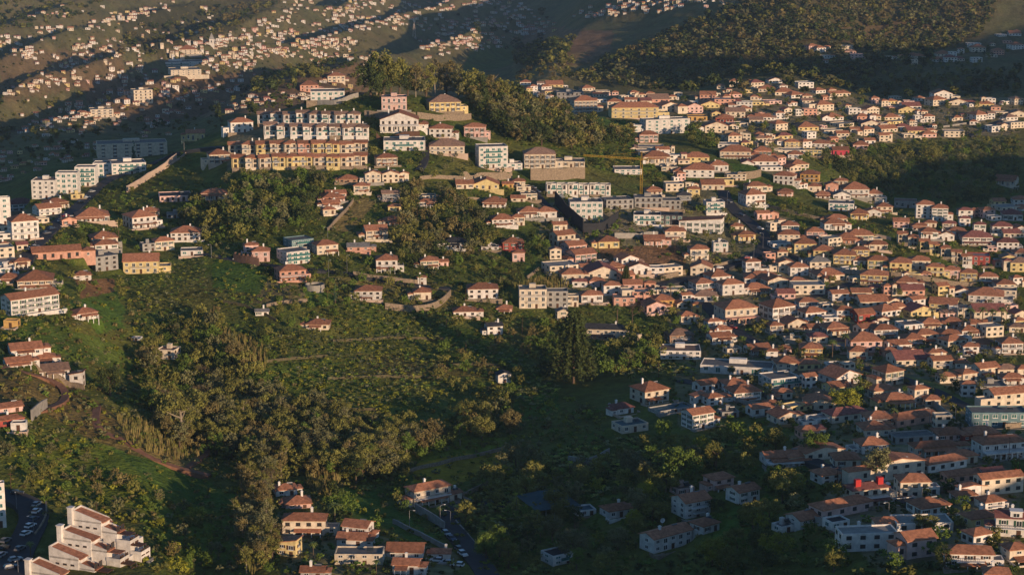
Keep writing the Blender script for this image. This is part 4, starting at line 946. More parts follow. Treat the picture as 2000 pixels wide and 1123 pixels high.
    if 'red-chimney' in (r['own'] or ''):
        for xx in (-W*.3, W*.32): b = MB(); b.box(-.9, .9, -.7, .7, -3, 2.4); b.obj("red_stack", M_RED, rf, (xx, -D*.2, H+rise*.4))
    if 'dormer' in (r['own'] or ''):
        b = MB(); b.box(-1.6, 1.6, -1.2, 1.5, -1, 1.3); b.box(-1.8, 1.8, -1.4, 1.6, 1.3, 1.5); d_ = b.obj("dormer", M_WHITE, rf, (W*.15, -D*.28, H+rise*.4)); link("window", WINP['plain'], d_, (0, -1.2, -.2), 0, (1.8, 1, 1.1))
    RK = {'h': 'hipped', 'g': 'gabled', 'G': 'front-gabled', 'f': 'flat', 's': 'sloping'}[rt]
    stw = {1: 'one-storey', 2: 'two-storey', 3: 'three-storey', 4: 'four-storey', 5: 'five-storey'}[st]
    cat = {'townhouse': 'townhouse', 'apartment_block': 'apartment block', 'bungalow': 'bungalow'}.get(name, 'house')
    look = f"{WORD[r['wc']]} {stw} {cat if cat != 'bungalow' else 'house'} with {'' if rt == 'f' else RWORD[rc]+' '}{RK} roof"
    own = (r['own'].split('|')[1]+' #'+r['own'].split('|')[0]) if r['own'] else None
    if r['kind'] == 'townhouse': own = None; look = f"{WORD[r['wc']]} townhouse number {r['row'][1]+1} in the {r['row'][0]}"
    thing(e, cat, look, r['x'], r['y'], own, {'house': 'houses on the slopes', 'bungalow': 'low houses on the slopes', 'townhouse': 'terraced townhouses', 'apartment block': 'apartment blocks'}[cat])
    if r['kind'] == 'townhouse':
        ordn = 'first second third fourth fifth sixth seventh eighth ninth tenth'.split()
        THINGS[-1][5] = f"{WORD[r['wc']]} {'flat-roofed ' if rt == 'f' else ''}townhouse, {ordn[r['row'][1]]} from the left end of the {r['row'][0]}"
    return e
for r in recs: house(r)
# the many smaller houses: one mesh
FV, FF, FM, FC = [], [], [], []
b = MB()
FMATS = ['w', 'c', 'y', 'p', 'q', 'o']; FR = ['o', 'r', 'b', 'c']
for r in far:
    ca, sa = math.cos(r['rz']), math.sin(r['rz']); W, D, H = r['W'], r['D'], r['H']; rt = r['rt']
    random.seed(int(r['x']*13+r['y']*5))
    if r['c'][1] < 1900 and random.random() < .7:
        s_ = random.choice([-1, 1]); w2, d2, h2 = W*random.uniform(.35, .7), D*random.uniform(.5, .9), H*random.choice([.5, .6, .75, 1.15]); ox, oy = s_*(W*.5+w2*.3), random.uniform(-.45, .2)*D
        ca, sa = math.cos(r['rz']), math.sin(r['rz']); T2 = lambda p: (r['c'][0]+(p[0]+ox)*ca-(p[1]+oy)*sa, r['c'][1]+(p[0]+ox)*sa+(p[1]+oy)*ca, r['c'][2]+p[2])
        k2 = random.choice('hgGff'); r2 = min(w2, d2)/2*.45; m2 = wall_mb(w2, d2, h2, k2, r2, 5); b.add([T2(p) for p in m2.v], m2.f, FMATS.index(random.choice([r['wc'], 'w', 'c']))); m2 = roof_mb(w2, d2, h2, k2, r2, .3); b.add([T2(p) for p in m2.v], m2.f, 6+(random.choice([0, 0, 1, 2]) if k2 != 'f' else 3))
        b.add([T2(p) for p in [(-.6, -d2/2-.04, h2*.35), (.6, -d2/2-.04, h2*.35), (.6, -d2/2-.04, h2*.75), (-.6, -d2/2-.04, h2*.75)]], [(0, 1, 2, 3)], 10)
    rise = min(W, D)/2*.45; wmb = wall_mb(W, D, H, rt, rise, 5); rmb = roof_mb(W, D, H, rt, rise, .35)
    T = lambda p: (r['c'][0]+p[0]*ca-p[1]*sa, r['c'][1]+p[0]*sa+p[1]*ca, r['c'][2]+p[2])
    b.add([T(p) for p in wmb.v], wmb.f, FMATS.index(r['wc']))
    b.add([T(p) for p in rmb.v], rmb.f, 6+(FR.index(r['rc']) if rt != 'f' else 3))
    n_ = max(2, min(4, int(W/3)))
    for k in range(r['st']):
        for i_ in range(n_):
            x = (i_-(n_-1)/2)*W/n_; z = H/r['st']*(k+.3); w_ = min(.75, W/n_*.3); h_ = H/r['st']*.45
            b.add([T(p) for p in [(x-w_, -D/2-.04, z), (x+w_, -D/2-.04, z), (x+w_, -D/2-.04, z+h_), (x-w_, -D/2-.04, z+h_)]], [(0, 1, 2, 3)], 10)
            if i_ < 2:
                y = (i_-.5)*D/2
                b.add([T(p) for p in [(-W/2-.04, y+w_, z), (-W/2-.04, y-w_, z), (-W/2-.04, y-w_, z+h_), (-W/2-.04, y+w_, z+h_)]], [(0, 1, 2, 3)], 10)
                b.add([T(p) for p in [(W/2+.04, y-w_, z), (W/2+.04, y+w_, z), (W/2+.04, y+w_, z+h_), (W/2+.04, y-w_, z+h_)]], [(0, 1, 2, 3)], 10)
o = b.obj("hillside_housing", [WM(c_) for c_ in FMATS]+[RM(c_) for c_ in 'orb']+[M_CONC, M_GLASS])
setting(o, 'stuff', "hundreds of small white and cream houses with tiled roofs spread over the slopes")

# ------------------------------------------------------------------ trees and plants
def leaves(cent, rad, per, size, seed, up=.15, rough=.42, colv=.4):
    g = np.random.default_rng(seed); C = np.repeat(np.array(cent, float), per, 0); Rr = np.repeat(np.array(rad, float), per)[:, None]; N = len(C)
    d = g.normal(size=(N, 3)); d[:, 2] += up; d /= np.linalg.norm(d, axis=1)[:, None]
    p = C + d*Rr*(g.random((N, 1))**.4)*np.array([1, 1, .8])
    nrm = d + g.normal(size=(N, 3))*rough; nrm /= np.linalg.norm(nrm, axis=1)[:, None]
    a = np.cross(nrm, g.normal(size=(N, 3))); a /= np.linalg.norm(a, axis=1)[:, None]; b_ = np.cross(nrm, a)
    s = size*(.6+.8*g.random((N, 1))); a *= s; b_ *= s*.7
    V = np.stack([p-a, p-b_*.8, p+a, p+b_*.8], 1).reshape(-1, 3); Q = np.arange(N*4).reshape(-1, 4)
    cl = np.repeat(1-colv/2+colv*g.random(len(cent)), per)[:, None]*(.8+.4*g.random((N, 1))); col = np.repeat(np.concatenate([cl, cl*(.95+.1*g.random((N, 1))), cl], 1), 4, 0)
    return V, Q, col
def clumps(kind, n, seed):
    g = np.random.default_rng(seed); out = []; rr = []
    while len(out) < n:
        q = g.uniform(-1, 1, 3)
        if np.linalg.norm(q) > 1 or (kind != 'column' and np.linalg.norm(q) < .35): continue
        if kind == 'round': out.append((q[0]*.36, q[1]*.36, .58+q[2]*.34)); rr.append(g.uniform(.10, .17))
        elif kind == 'spread': out.append((q[0]*.52+.06, q[1]*.5, .55+q[2]*.28)); rr.append(g.uniform(.10, .18))
        elif kind == 'tall': z = .30+.66*(q[2]*.5+.5); k = .24*math.sin(math.pi*min(.98, .2+.75*(q[2]*.5+.5)))+.03; out.append((q[0]*k, q[1]*k, z)); rr.append(g.uniform(.06, .11))
        elif kind == 'umbrella': out.append((q[0]*.48, q[1]*.48, .80+q[2]*.13)); rr.append(g.uniform(.09, .13))
        elif kind == 'column': z = .1+.86*(q[2]*.5+.5); k = .10*(1-.55*z); out.append((q[0]*k, q[1]*k, z)); rr.append(.06*(1.2-z*.7))
        elif kind == 'shrub': out.append((q[0]*.55, q[1]*.55, .40+q[2]*.38)); rr.append(g.uniform(.16, .28))
        elif kind == 'ragged': out.append((q[0]*.33+g.normal()*.05, q[1]*.33, .60+q[2]*.36)); rr.append(g.uniform(.05, .13))
    return out, rr
def crown(kind, n, per, size, seed): c, r_ = clumps(kind, n, seed); return leaves(c, r_, per, size, seed)
def trunk_mb(kind, seed):
    random.seed(seed); b = MB(); top = {'umbrella': .78, 'tall': .9, 'column': .6, 'shrub': .3}.get(kind, .6); r0 = .028 if kind != 'tall' else .018
    b.tube([(0, 0, -.12), (.01, .01, top*.4), (random.uniform(-.03, .03), random.uniform(-.03, .03), top)], [r0*1.2, r0, r0*.4])
    for _ in range(5 if kind != 'column' else 1):
        z = top*random.uniform(.45, .9); a = random.uniform(0, 6.28); l = .3 if kind in ('umbrella', 'spread', 'round') else .18
        b.tube([(0, 0, z), (math.cos(a)*l*.5, math.sin(a)*l*.5, z+.08), (math.cos(a)*l, math.sin(a)*l, z+.18)], [r0*.5, r0*.4, r0*.12], 5)
    return b
TREEP = {}
for kd, ns, n_, per, sz in [('round', 4, 40, 70, .027), ('spread', 4, 44, 70, .027), ('tall', 4, 40, 56, .020), ('umbrella', 1, 34, 70, .024), ('column', 1, 30, 50, .018), ('ragged', 4, 46, 48, .023)]:
    TREEP[kd] = []
    for s_ in range(ns):
        V, Q, c = crown(kd, n_, per, sz, 100+s_*7+len(kd)); TREEP[kd].append((bigmesh("crown", V, Q, [M_LEAF], c), trunk_mb(kd, s_+3).mesh("trunk", [M_PALE if kd in ('umbrella', 'tall') else M_BARK])))
def bare_mb():
    b = MB(); random.seed(5)
    def br(p, d, l, r_, k):
        q = p+d*l; b.tube([p, q], [r_, r_*.6], 4)
        if k:
            for _ in range(4):
                e_ = (d+Vector((random.gauss(0, .5), random.gauss(0, .5), random.gauss(.1, .3)))).normalized(); br(q, e_, l*.66, r_*.55, k-1)
    br(Vector((0, 0, -.1)), Vector((0, 0, 1)), .38, .025, 4); return b
BARE = bare_mb().mesh("branches", [M_BARK])
def strip(b, p0, d, L, wd, droop, n=4, m=0):
    d = Vector(d).normalized(); side = d.cross(Vector((0, 0, 1))).normalized(); pts = []
    for k in range(n+1):
        t = k/n; c = Vector(p0)+d*L*t+Vector((0, 0, -droop*t*t*L)); ww = wd*math.sin(math.pi*(.12+.86*t)); pts += [c-side*ww, c+Vector((0, 0, wd*.35*(1-t))), c+side*ww]
    b.add(pts, [f for k in range(n) for f in ((k*3, k*3+1, k*3+4, k*3+3), (k*3+1, k*3+2, k*3+5, k*3+4))], m)
def palm_mesh():
    b = MB(); random.seed(11)
    for k in range(26):
        a = k*2.4; e_ = random.uniform(-.2, .9); strip(b, (0, 0, .78), (math.cos(a), math.sin(a), e_), random.uniform(.26, .32), .028, .55)
    t = MB(); t.tube([(0, 0, -.1), (.01, 0, .4), (0, 0, .79)], [.03, .022, .024], 7); return b, t
def conifer_mesh():
    g = np.random.default_rng(3); cs, rs = [], []; t = MB(); t.tube([(0, 0, -.05), (0, 0, .98)], [.018, .003], 6)
    for k in range(17):
        z = .12+.86*k/17; L = .30*(1-z)**.75+.015; n_ = 9
        for i_ in range(n_):
            a = i_*2*math.pi/n_+k*.7; Lq = L*g.uniform(.75, 1.1)
            t.tube([(0, 0, z), (math.cos(a)*Lq, math.sin(a)*Lq, z-.05*Lq/.3+.01)], [.004, .001], 3)
            for f in (.2, .36, .52, .68, .84, 1.0): cs.append((math.cos(a)*Lq*f, math.sin(a)*Lq*f, z-.03*f+.012)); rs.append(.018+.026*(1-z))
    V, Q, c = leaves(cs, rs, 9, .017, 4, .3); return V, Q, c, t
pb, ptk = palm_mesh(); M_FROND = mat("palm_frond", (.14, .18, .045), .7, .3, 1.0, .2, tint=True)
PALMP = (pb.mesh("crown", [M_FROND]), ptk.mesh("trunk", [M_BARK]))
V, Q, c, t = conifer_mesh(); CONP = (bigmesh("crown", V, Q, [M_LEAF], c), t.mesh("trunk", [M_BARK]))
TCOL = {'dark green': (.048, .066, .024), 'olive': (.138, .140, .045), 'yellow-green': (.175, .185, .030), 'brownish': (.140, .118, .058), 'grey-green': (.130, .132, .075), 'mid-green': (.085, .130, .030), 'blue-green': (.052, .092, .058), 'russet': (.19, .085, .055)}
def tree(kind, x, y, hpx, colw, own=None, p=None, cat='tree', sx=1.0):
    p = p or ground(x, y); k = mpp(p); h = hpx*k; nm = {'palm': 'palm_tree', 'conifer': 'conifer_tree', 'column': 'cypress_tree'}.get(kind, 'bare_tree' if kind == 'bare' else 'tree')
    e = empty(nm, p, random.uniform(0, 6.28)); e.scale = (h*sx, h*sx, h)
    if kind == 'bare': kids = [link("branches", BARE, e)]
    else:
        cr, tr = {'palm': PALMP, 'conifer': CONP}.get(kind) or random.choice(TREEP[kind]); kids = [link("crown", cr, e), link("trunk", tr, e)]
        v = random.uniform(.85, 1.18); kids[0].color = (*[q*v for q in (TCOL[colw] if kind != 'palm' else (1, 1, 1))], 1)
    sh = {'round': 'round', 'spread': 'broad', 'tall': 'tall narrow', 'umbrella': 'umbrella-shaped', 'column': 'cypress', 'ragged': 'ragged', 'palm': 'palm', 'conifer': 'conifer', 'bare': 'leafless'}[kind]
    look = f"{colw} {sh} tree" if kind not in ('palm', 'bare', 'column') else {'palm': "green palm with drooping fronds", 'bare': "leafless brown tree", 'column': 'dark pointed cypress'}[kind]
    thing(e, 'palm' if kind == 'palm' else 'tree', look, x, y, own, 'palms' if kind == 'palm' else 'trees on the slopes'); return e
# named trees first
tree('conifer', 1120, 748, 158, 'dark green', "very tall dark conifer with drooping whorled branches beside the old manor #tall conifer", sx=1.15)
tree('umbrella', 355, 868, 112, 'olive', "large umbrella-crowned tree with pale forked trunk above the ravine wood #umbrella tree")
tree('spread', 1652, 808, 58, 'yellow-green', "big bright green round tree among the houses near the angular hall #big green tree", sx=1.15)
tree('round', 216, 775, 66, 'dark green', "solitary dark round tree on the grass slope casting a long shadow #solitary round tree")
tree('column', 1430, 205, 30, 'dark green'); tree('column', 262, 318, 44, 'blue-green'); tree('column', 655, 592, 40, 'blue-green')
[tree(kd_, x_, y_, h_, c_) for x_, y_, h_, kd_, c_ in [(724, 190, 78, 'round', 'dark green'), (736, 186, 88, 'tall', 'dark green'), (750, 188, 94, 'ragged', 'olive'), (764, 186, 84, 'round', 'olive'), (742, 194, 60, 'round', 'dark green'), (780, 188, 66, 'ragged', 'dark green'), (796, 188, 60, 'round', 'dark green'), (812, 190, 66, 'tall', 'brownish'), (832, 190, 70, 'ragged', 'olive'), (850, 188, 74, 'tall', 'brownish'), (872, 190, 76, 'ragged', 'brownish'), (895, 196, 70, 'tall', 'grey-green'), (918, 202, 72, 'ragged', 'olive'), (940, 206, 66, 'round', 'dark green'), (962, 212, 70, 'tall', 'brownish'), (985, 216, 66, 'ragged', 'olive')]]
tree('spread', 1822, 318, 46, 'olive'); tree('conifer', 1222, 560, 44, 'dark green'); tree('round', 1395, 910, 50, 'yellow-green'); tree('spread', 1270, 960, 62, 'olive'); tree('round', 1238, 1038, 48, 'yellow-green'); tree('round', 1440, 1070, 44, 'olive')
tree('spread', 1330, 950, 90, 'mid-green'); tree('round', 1712, 935, 70, 'grey-green'); tree('spread', 1804, 1040, 46, 'olive'); tree('spread', 1590, 890, 56, 'mid-green'); tree('round', 1515, 890, 62, 'olive'); tree('bare', 1235, 630, 50, 'brownish'); tree('spread', 1262, 716, 50, 'mid-green'); tree('round', 1226, 718, 44, 'grey-green')
for x, y, h in [(858, 1015, 34), (800, 985, 40), (1205, 632, 44), (910, 690, 30), (1895, 640, 46), (1918, 640, 48), (1937, 640, 44), (1955, 638, 46), (1170, 452, 34), (1745, 830, 40), (655, 1035, 66), (612, 1090, 40), (212, 466, 26), (232, 468, 28), (1310, 590, 44), (1330, 595, 40), (1272, 600, 40), (1975, 730, 40), (1055, 1060, 36), (1180, 1005, 40), (1060, 955, 40), (1500, 950, 40), (440, 440, 30), (872, 640, 28), (820, 560, 30), (1385, 520, 34), (1395, 410, 26), (1662, 540, 28), (1480, 1030, 40), (1180, 935, 40), (60, 1090, 40), (80, 1100, 36), (735, 1120, 34), (950, 560, 24), (985, 560, 26), (1445, 200, 16), (1690, 455, 22), (1650, 690, 46), (1625, 700, 44)]: tree('palm', x, y, h, 'green', cat='palm')
# woods and gardens : polygon, [kinds], [colours], spacing m, height m range
W_ = [
 ([(800, 190), (830, 184), (880, 184), (1010, 200), (1100, 225), (1235, 260), (1262, 292), (1110, 296), (1010, 285), (940, 235), (915, 205), (800, 190)], 'tall tall ragged spread', 'dark green,olive,brownish,grey-green,dark green', 5.0, (10, 17)),
 ([(285, 650), (420, 620), (470, 700), (560, 790), (700, 850), (860, 850), (985, 770), (1000, 850), (790, 905), (760, 945), (640, 945), (480, 905), (330, 880), (290, 800)], 'round spread ragged ragged tall', 'olive,grey-green,brownish,dark green,olive,olive,mid-green', 4.6, (5, 11)),
 ([(300, 780), (560, 800), (780, 860), (740, 940), (560, 920), (330, 870)], 'round spread ragged tall', 'olive,grey-green,olive,brownish', 5.0, (8, 13)),
 ([(345, 400), (520, 345), (640, 340), (620, 430), (590, 460), (400, 480), (350, 450)], 'ragged spread tall round', 'dark green,olive,grey-green,mid-green', 5.5, (6, 12)),
 ([(785, 380), (905, 385), (940, 430), (1000, 470), (930, 500), (870, 520), (780, 520), (770, 460)], 'ragged spread tall round', 'olive,dark green,brownish,grey-green', 5.5, (6, 12)),
 ([(0, 860), (120, 880), (240, 930), (330, 990), (480, 1060), (530, 1123), (320, 1123), (300, 1010), (200, 1000), (90, 950), (0, 950)], 'ragged spread round', 'olive,brownish,grey-green,yellow-green,mid-green', 6.6, (3.5, 7.5)),
 ([(480, 900), (560, 930), (530, 1123), (470, 1123), (450, 1000)], 'tall ragged', 'grey-green,brownish,olive', 4.5, (6, 11)),
 ([(1050, 610), (1130, 640), (1300, 660), (1290, 715), (1190, 740), (1060, 745)], 'round spread ragged', 'mid-green,dark green,olive', 5.5, (6, 11)),
 ([(900, 1010), (1010, 890), (1150, 920), (1280, 860), (1480, 830), (1600, 890), (1560, 980), (1500, 1123), (960, 1123)], 'round spread ragged', 'olive,dark green,mid-green,grey-green,yellow-green,olive', 7.0, (5, 11)),
 ([(1600, 960), (1990, 900), (1990, 1123), (1560, 1123)], 'round spread ragged', 'olive,dark green,mid-green', 9, (4, 7.5)),
 ([(1560, 290), (1760, 300), (1990, 290), (1990, 400), (1860, 415), (1760, 405), (1660, 360)], 'round spread ragged', 'olive,dark green,mid-green,grey-green', 7.5, (5, 10)),
 ([(1560, 300), (1720, 330), (1780, 390), (1640, 340)], 'round spread ragged', 'olive,dark green', 6, (6, 10)),
 ([(560, 580), (680, 600), (640, 640), (540, 720), (480, 640)], 'ragged round', 'olive,mid-green,dark green', 7, (4, 7)),
 ([(850, 640), (1040, 620), (1060, 760), (960, 800), (850, 760)], 'round spread ragged', 'olive,brownish,mid-green', 9, (4, 8)),
 ([(760, 940), (860, 900), (840, 980), (780, 1010)], 'round ragged', 'mid-green,olive', 6, (4, 7)),
 ([(640, 960), (700, 970), (760, 1020), (700, 1060), (640, 1020)], 'round spread', 'mid-green,dark green,olive', 7, (4, 7)),
 ([(180, 300), (300, 330), (240, 400), (160, 420)], 'ragged round', 'olive,dark green,mid-green', 8, (4, 8)), ([(60, 440), (250, 440), (420, 500), (200, 500), (60, 520)], 'round ragged', 'olive,dark green,mid-green', 8, (3.5, 6.5)),
 ([(500, 530), (1000, 500), (1000, 600), (700, 600)], 'round ragged spread', 'olive,dark green,mid-green', 9, (3.5, 7.5)), ([(720, 230), (1000, 280), (1000, 360), (830, 350), (730, 320)], 'round ragged', 'olive,dark green,grey-green', 9, (3.5, 7)),
 ([(1340, 250), (1490, 235), (1520, 290), (1400, 300), (1340, 285)], 'round spread', 'dark green,mid-green,olive', 6.5, (7, 12)), ([(1130, 310), (1250, 300), (1340, 350), (1320, 380), (1230, 350)], 'round ragged', 'olive,mid-green,dark green', 8, (4, 7)),
 ([(1560, 110), (1830, 90), (1990, 95), (1900, 140), (1800, 180), (1500, 170)], 'round ragged', 'olive,dark green', 10, (5, 9)),
 ([(1020, 440), (1110, 500), (1100, 550), (1000, 560)], 'round ragged', 'mid-green,dark green', 7, (4, 8)),
 ([(1040, 380), (1540, 400), (1990, 560), (1990, 850), (1560, 850), (1260, 620), (1060, 560)], 'round spread ragged', 'olive,dark green,mid-green,grey-green', 9, (3.5, 7.5)),
 ([(1300, 190), (1990, 190), (1990, 290), (1540, 330), (1300, 240)], 'round spread ragged', 'olive,dark green,mid-green', 13, (4, 8)),
 ([(420, 380), (620, 370), (760, 330), (700, 330), (450, 340)], 'ragged round', 'olive,mid-green', 8, (3, 6)),
 ([(0, 480), (130, 500), (240, 560), (240, 640), (100, 640), (0, 600)], 'ragged round', 'olive,mid-green', 9, (3, 6))]
WF = [([(1110, 160), (1300, 70), (1420, 20), (1500, -10), (1960, -10), (1920, 60), (1880, 110), (1700, 150), (1560, 190), (1300, 185)], 'dark green,dark green,olive,brownish,grey-green', 8.2, (6, 13)),
 ([(230, 60), (330, 50), (420, 20), (560, 0), (480, 50), (400, 90), (330, 120), (240, 110)], 'olive,dark green,brownish', 16, (9, 14)), ([(0, 0), (200, 0), (180, 35), (60, 60), (0, 60)], 'olive,dark green', 18, (9, 14)), ([(640, 130), (700, 130), (620, 170), (500, 190), (500, 160)], 'dark green,olive', 14, (8, 14)),
 ([(1000, 100), (1120, 80), (1100, 130), (1010, 130)], 'dark green,olive', 13, (8, 13)), ([(1020, 130), (1120, 120), (1100, 165), (1010, 165)], 'olive,brownish', 14, (5, 9)), ([(0, 200), (700, 100), (700, 200), (400, 240), (0, 330)], 'dark green,olive', 34, (6, 11)), ([(1480, 180), (1990, 140), (1990, 190), (1700, 200), (1500, 195)], 'dark green,olive', 13, (7, 12)),
 ([(850, 20), (1080, 20), (1050, 100), (850, 100)], 'dark green', 40, (6, 10)),
 ([(0, 0), (760, -10), (720, 200), (500, 240), (0, 340)], 'dark green,olive,brownish,grey-green', 14.5, (2, 5)), ([(0, 20), (700, 0), (700, 150), (0, 240)], 'dark green,olive', 13.5, (1.5, 4))]
OPEN = [[(190, 865), (285, 880), (485, 972), (475, 1005), (300, 962), (200, 912)], [(640, 940), (720, 958), (868, 1048), (800, 1062), (680, 1005)], [(130, 586), (234, 568), (248, 640), (190, 654)], [(424, 505), (535, 520), (505, 572), (414, 558)], [(1160, 480), (1330, 482), (1350, 530), (1180, 512)], [(655, 400), (718, 387), (732, 396), (690, 446), (660, 446)], [(1428, 318), (1485, 330), (1482, 356), (1434, 350)], [(1168, 230), (1245, 250), (1230, 280), (1155, 268)], [(600, 562), (660, 580), (650, 598), (600, 596)], [(1385, 1010), (1500, 962), (1518, 1000), (1402, 1076)], [(60, 720), (130, 745), (130, 800), (70, 800)], [(180, 795), (200, 850), (310, 905), (410, 940), (400, 915), (280, 870), (215, 800)], [(835, 890), (985, 880), (985, 905), (880, 940), (810, 935)]]
isopen = lambda x, y: any(inpoly((x, y), q) for q in OPEN)
cands = []; grid = {}
def tryplace(poly, spacing, tries, ok=None):
    got = []
    for _ in range(tries):
        x, y = rpoint(poly)
        if ok and not ok(x, y): continue
        p = ground(x, y); key = (int(p[0]//spacing), int(p[1]//spacing))
        if any((p[0]-q[0])**2+(p[1]-q[1])**2 < spacing**2 for a in (-1, 0, 1) for c_ in (-1, 0, 1) for q in grid.get((spacing, key[0]+a, key[1]+c_), ())): continue
        grid.setdefault((spacing, *key), []).append(p); got.append((x, y, p))
    return got
random.seed(21)
def parea(poly): return abs(sum(a[0]*b_[1]-b_[0]*a[1] for a, b_ in zip(poly, poly[1:]+poly[:1])))/2
for poly, kinds, cols, spc, hr in W_:
    gx = ground(sum(p[0] for p in poly)/len(poly), sum(p[1] for p in poly)/len(poly)); k = mpp(gx)
    for x, y, p in tryplace(poly, spc, int(min(9000, parea(poly)*k*k*4.5/spc**2*3.0+20)), lambda x_, y_: occ(x_, y_+2, 5, 3, up=0) < .45 and not isopen(x_, y_)):
        h = random.uniform(*hr)/mpp(p); o_ = occ(x, y, h*.7, h, up=0)
        if o_ > (.85 if spc >= 9 else .24): continue
        if o_ > .4: h *= .75
        cands.append((h, x, y, p, random.choice(kinds.split()), random.choice(cols.split(','))))
cands.sort(key=lambda c_: -c_[0])
NT = 262
for h, x, y, p, kd, cw in cands[:NT]: tree(kd if random.random() > .03 else 'bare', x, y, h, cw, p=p)
# the rest of the wood, and bushes, canes, banana plants : one mesh each
LOW = {kd: [crown(kd, n_, per, sz, 300+s_) for s_ in range(4)] for kd, n_, per, sz in [('round', 24, 22, .05), ('spread', 24, 22, .05), ('tall', 26, 18, .04), ('ragged', 28, 18, .042)]}
FARL = [crown(kd, 12, 9, .12, 400+s_) for s_, kd in enumerate(['round', 'round', 'tall', 'ragged'])]
BUSH = [crown('shrub', 7, 8, .20, 500+s_) for s_ in range(5)]
def mass(name, items, label, m=M_MASS):
    """items: (proto, point, height, width factor, colour)"""
    Vs, Qs, Cs, o = [], [], [], 0
    for (V, Q, c_), p, h, wf, tint in items:
        a = random.uniform(0, 6.28); ca, sa = math.cos(a), math.sin(a); v = np.empty_like(V)
        v[:, 0] = (V[:, 0]*ca-V[:, 1]*sa)*h*wf+p[0]; v[:, 1] = (V[:, 0]*sa+V[:, 1]*ca)*h*wf+p[1]; v[:, 2] = V[:, 2]*h+p[2]-.1
        Vs.append(v); Qs.append(Q+o); o += len(V); Cs.append(c_*np.array(tint)*random.uniform(.8, 1.2))
    return setting(link(name, bigmesh(name, np.concatenate(Vs), np.concatenate(Qs), [m], np.concatenate(Cs))), 'stuff', label)
items = []
for h, x, y, p, kd, cw in cands[NT:]: items.append((random.choice(LOW.get(kd, LOW['round'])), p, h*mpp(p), 1.0, TCOL[cw]))
for poly, cols, spc, hr in WF:
    k = mpp(ground(sum(p[0] for p in poly)/len(poly), max(-15, sum(p[1] for p in poly)/len(poly))))
    for x, y, p in tryplace(poly, spc, 6500 if spc < 9 else (2600 if spc < 15 else 900)):
        if occ(x, y, 8, 8, up=0) > .2: continue
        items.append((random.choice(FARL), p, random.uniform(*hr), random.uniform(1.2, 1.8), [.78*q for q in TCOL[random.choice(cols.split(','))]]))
print("trees", len(cands), "mass", len(items))
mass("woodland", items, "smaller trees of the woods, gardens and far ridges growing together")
BUSHZ = [([(0, 600), (240, 560), (540, 720), (860, 850), (1000, 780), (1060, 760), (1180, 800), (1180, 900), (960, 1000), (850, 1050), (560, 960), (480, 1123), (300, 1123), (0, 980)], 3.4, 9000, (.7, 2.4), 'mid-green,olive,grey-green,olive,yellow-green,brownish'),
 ([(380, 360), (660, 340), (1000, 370), (1000, 620), (860, 640), (540, 560), (380, 490)], 4.0, 4000, (.8, 2.5), 'olive,mid-green,dark green,grey-green'), ([(420, 500), (720, 560), (980, 640), (1080, 760), (860, 840), (540, 740), (420, 640)], 4.2, 3500, (.7, 2.2), 'mid-green,olive,yellow-green'),
 ([(900, 1000), (1180, 850), (1560, 860), (1990, 900), (1990, 1123), (950, 1123)], 4.2, 6000, (.8, 2.6), 'dark green,olive,mid-green'), ([(1040, 370), (1990, 420), (1990, 880), (1400, 860), (1150, 700), (1050, 560)], 5.0, 9000, (.8, 2.6), 'olive,mid-green,dark green'),
 ([(1540, 280), (1990, 270), (1990, 420), (1700, 400)], 6, 2000, (1, 3), 'dark green,olive,mid-green'), ([(900, 200), (1250, 240), (1340, 380), (1130, 320), (940, 260)], 5, 2500, (1, 3), 'mid-green,olive,dark green'), ([(120, 300), (380, 300), (420, 420), (100, 520), (0, 560), (60, 430)], 5, 2500, (.8, 2.5), 'olive,mid-green,dark green'),
 ([(1300, 190), (1990, 180), (1990, 290), (1400, 300)], 10, 2500, (1, 3), 'olive,dark green'), ([(540, 960), (900, 1040), (900, 1123), (540, 1123)], 4.2, 1500, (.8, 2.6), 'olive,mid-green,dark green'), ([(480, 190), (740, 170), (960, 260), (820, 350), (700, 340), (560, 260)], 6, 2000, (.8, 2.4), 'olive,mid-green,dark green')]
items = []
for poly, spc, tr, hr, cols in BUSHZ:
    for x, y, p in tryplace(poly, spc*.8, tr, lambda x_, y_: occ(x_, y_+1, 5, 4, up=0) < .4 and (not isopen(x_, y_) or random.random() < .16)):
        h = random.uniform(*hr); hp = h/mpp(p)
        if occ(x, y, hp*1.2, hp, up=0) > .7: continue
        items.append((random.choice(BUSH), p, h, random.uniform(.9, 1.6), TCOL[random.choice(cols.split(','))]))
print("bush", len(items)); mass("undergrowth", items, "low bushes and scrub covering the slopes between houses and trees")
def banana(seed):
    b = MB(); random.seed(seed)
    for k in range(8):
        a = k*2.4+random.random(); strip(b, (0, 0, .45), (math.cos(a), math.sin(a), random.uniform(.5, 1.6)), random.uniform(.5, .7), .085, .55, 3)
    V = np.array(b.v); Q = np.array(b.f); return V, Q, np.ones_like(V)*np.repeat(rng.uniform(.8, 1.2, (len(V)//3, 1)), 3, 0)[:len(V)]
BAN = [banana(s_) for s_ in range(6)]
items = []
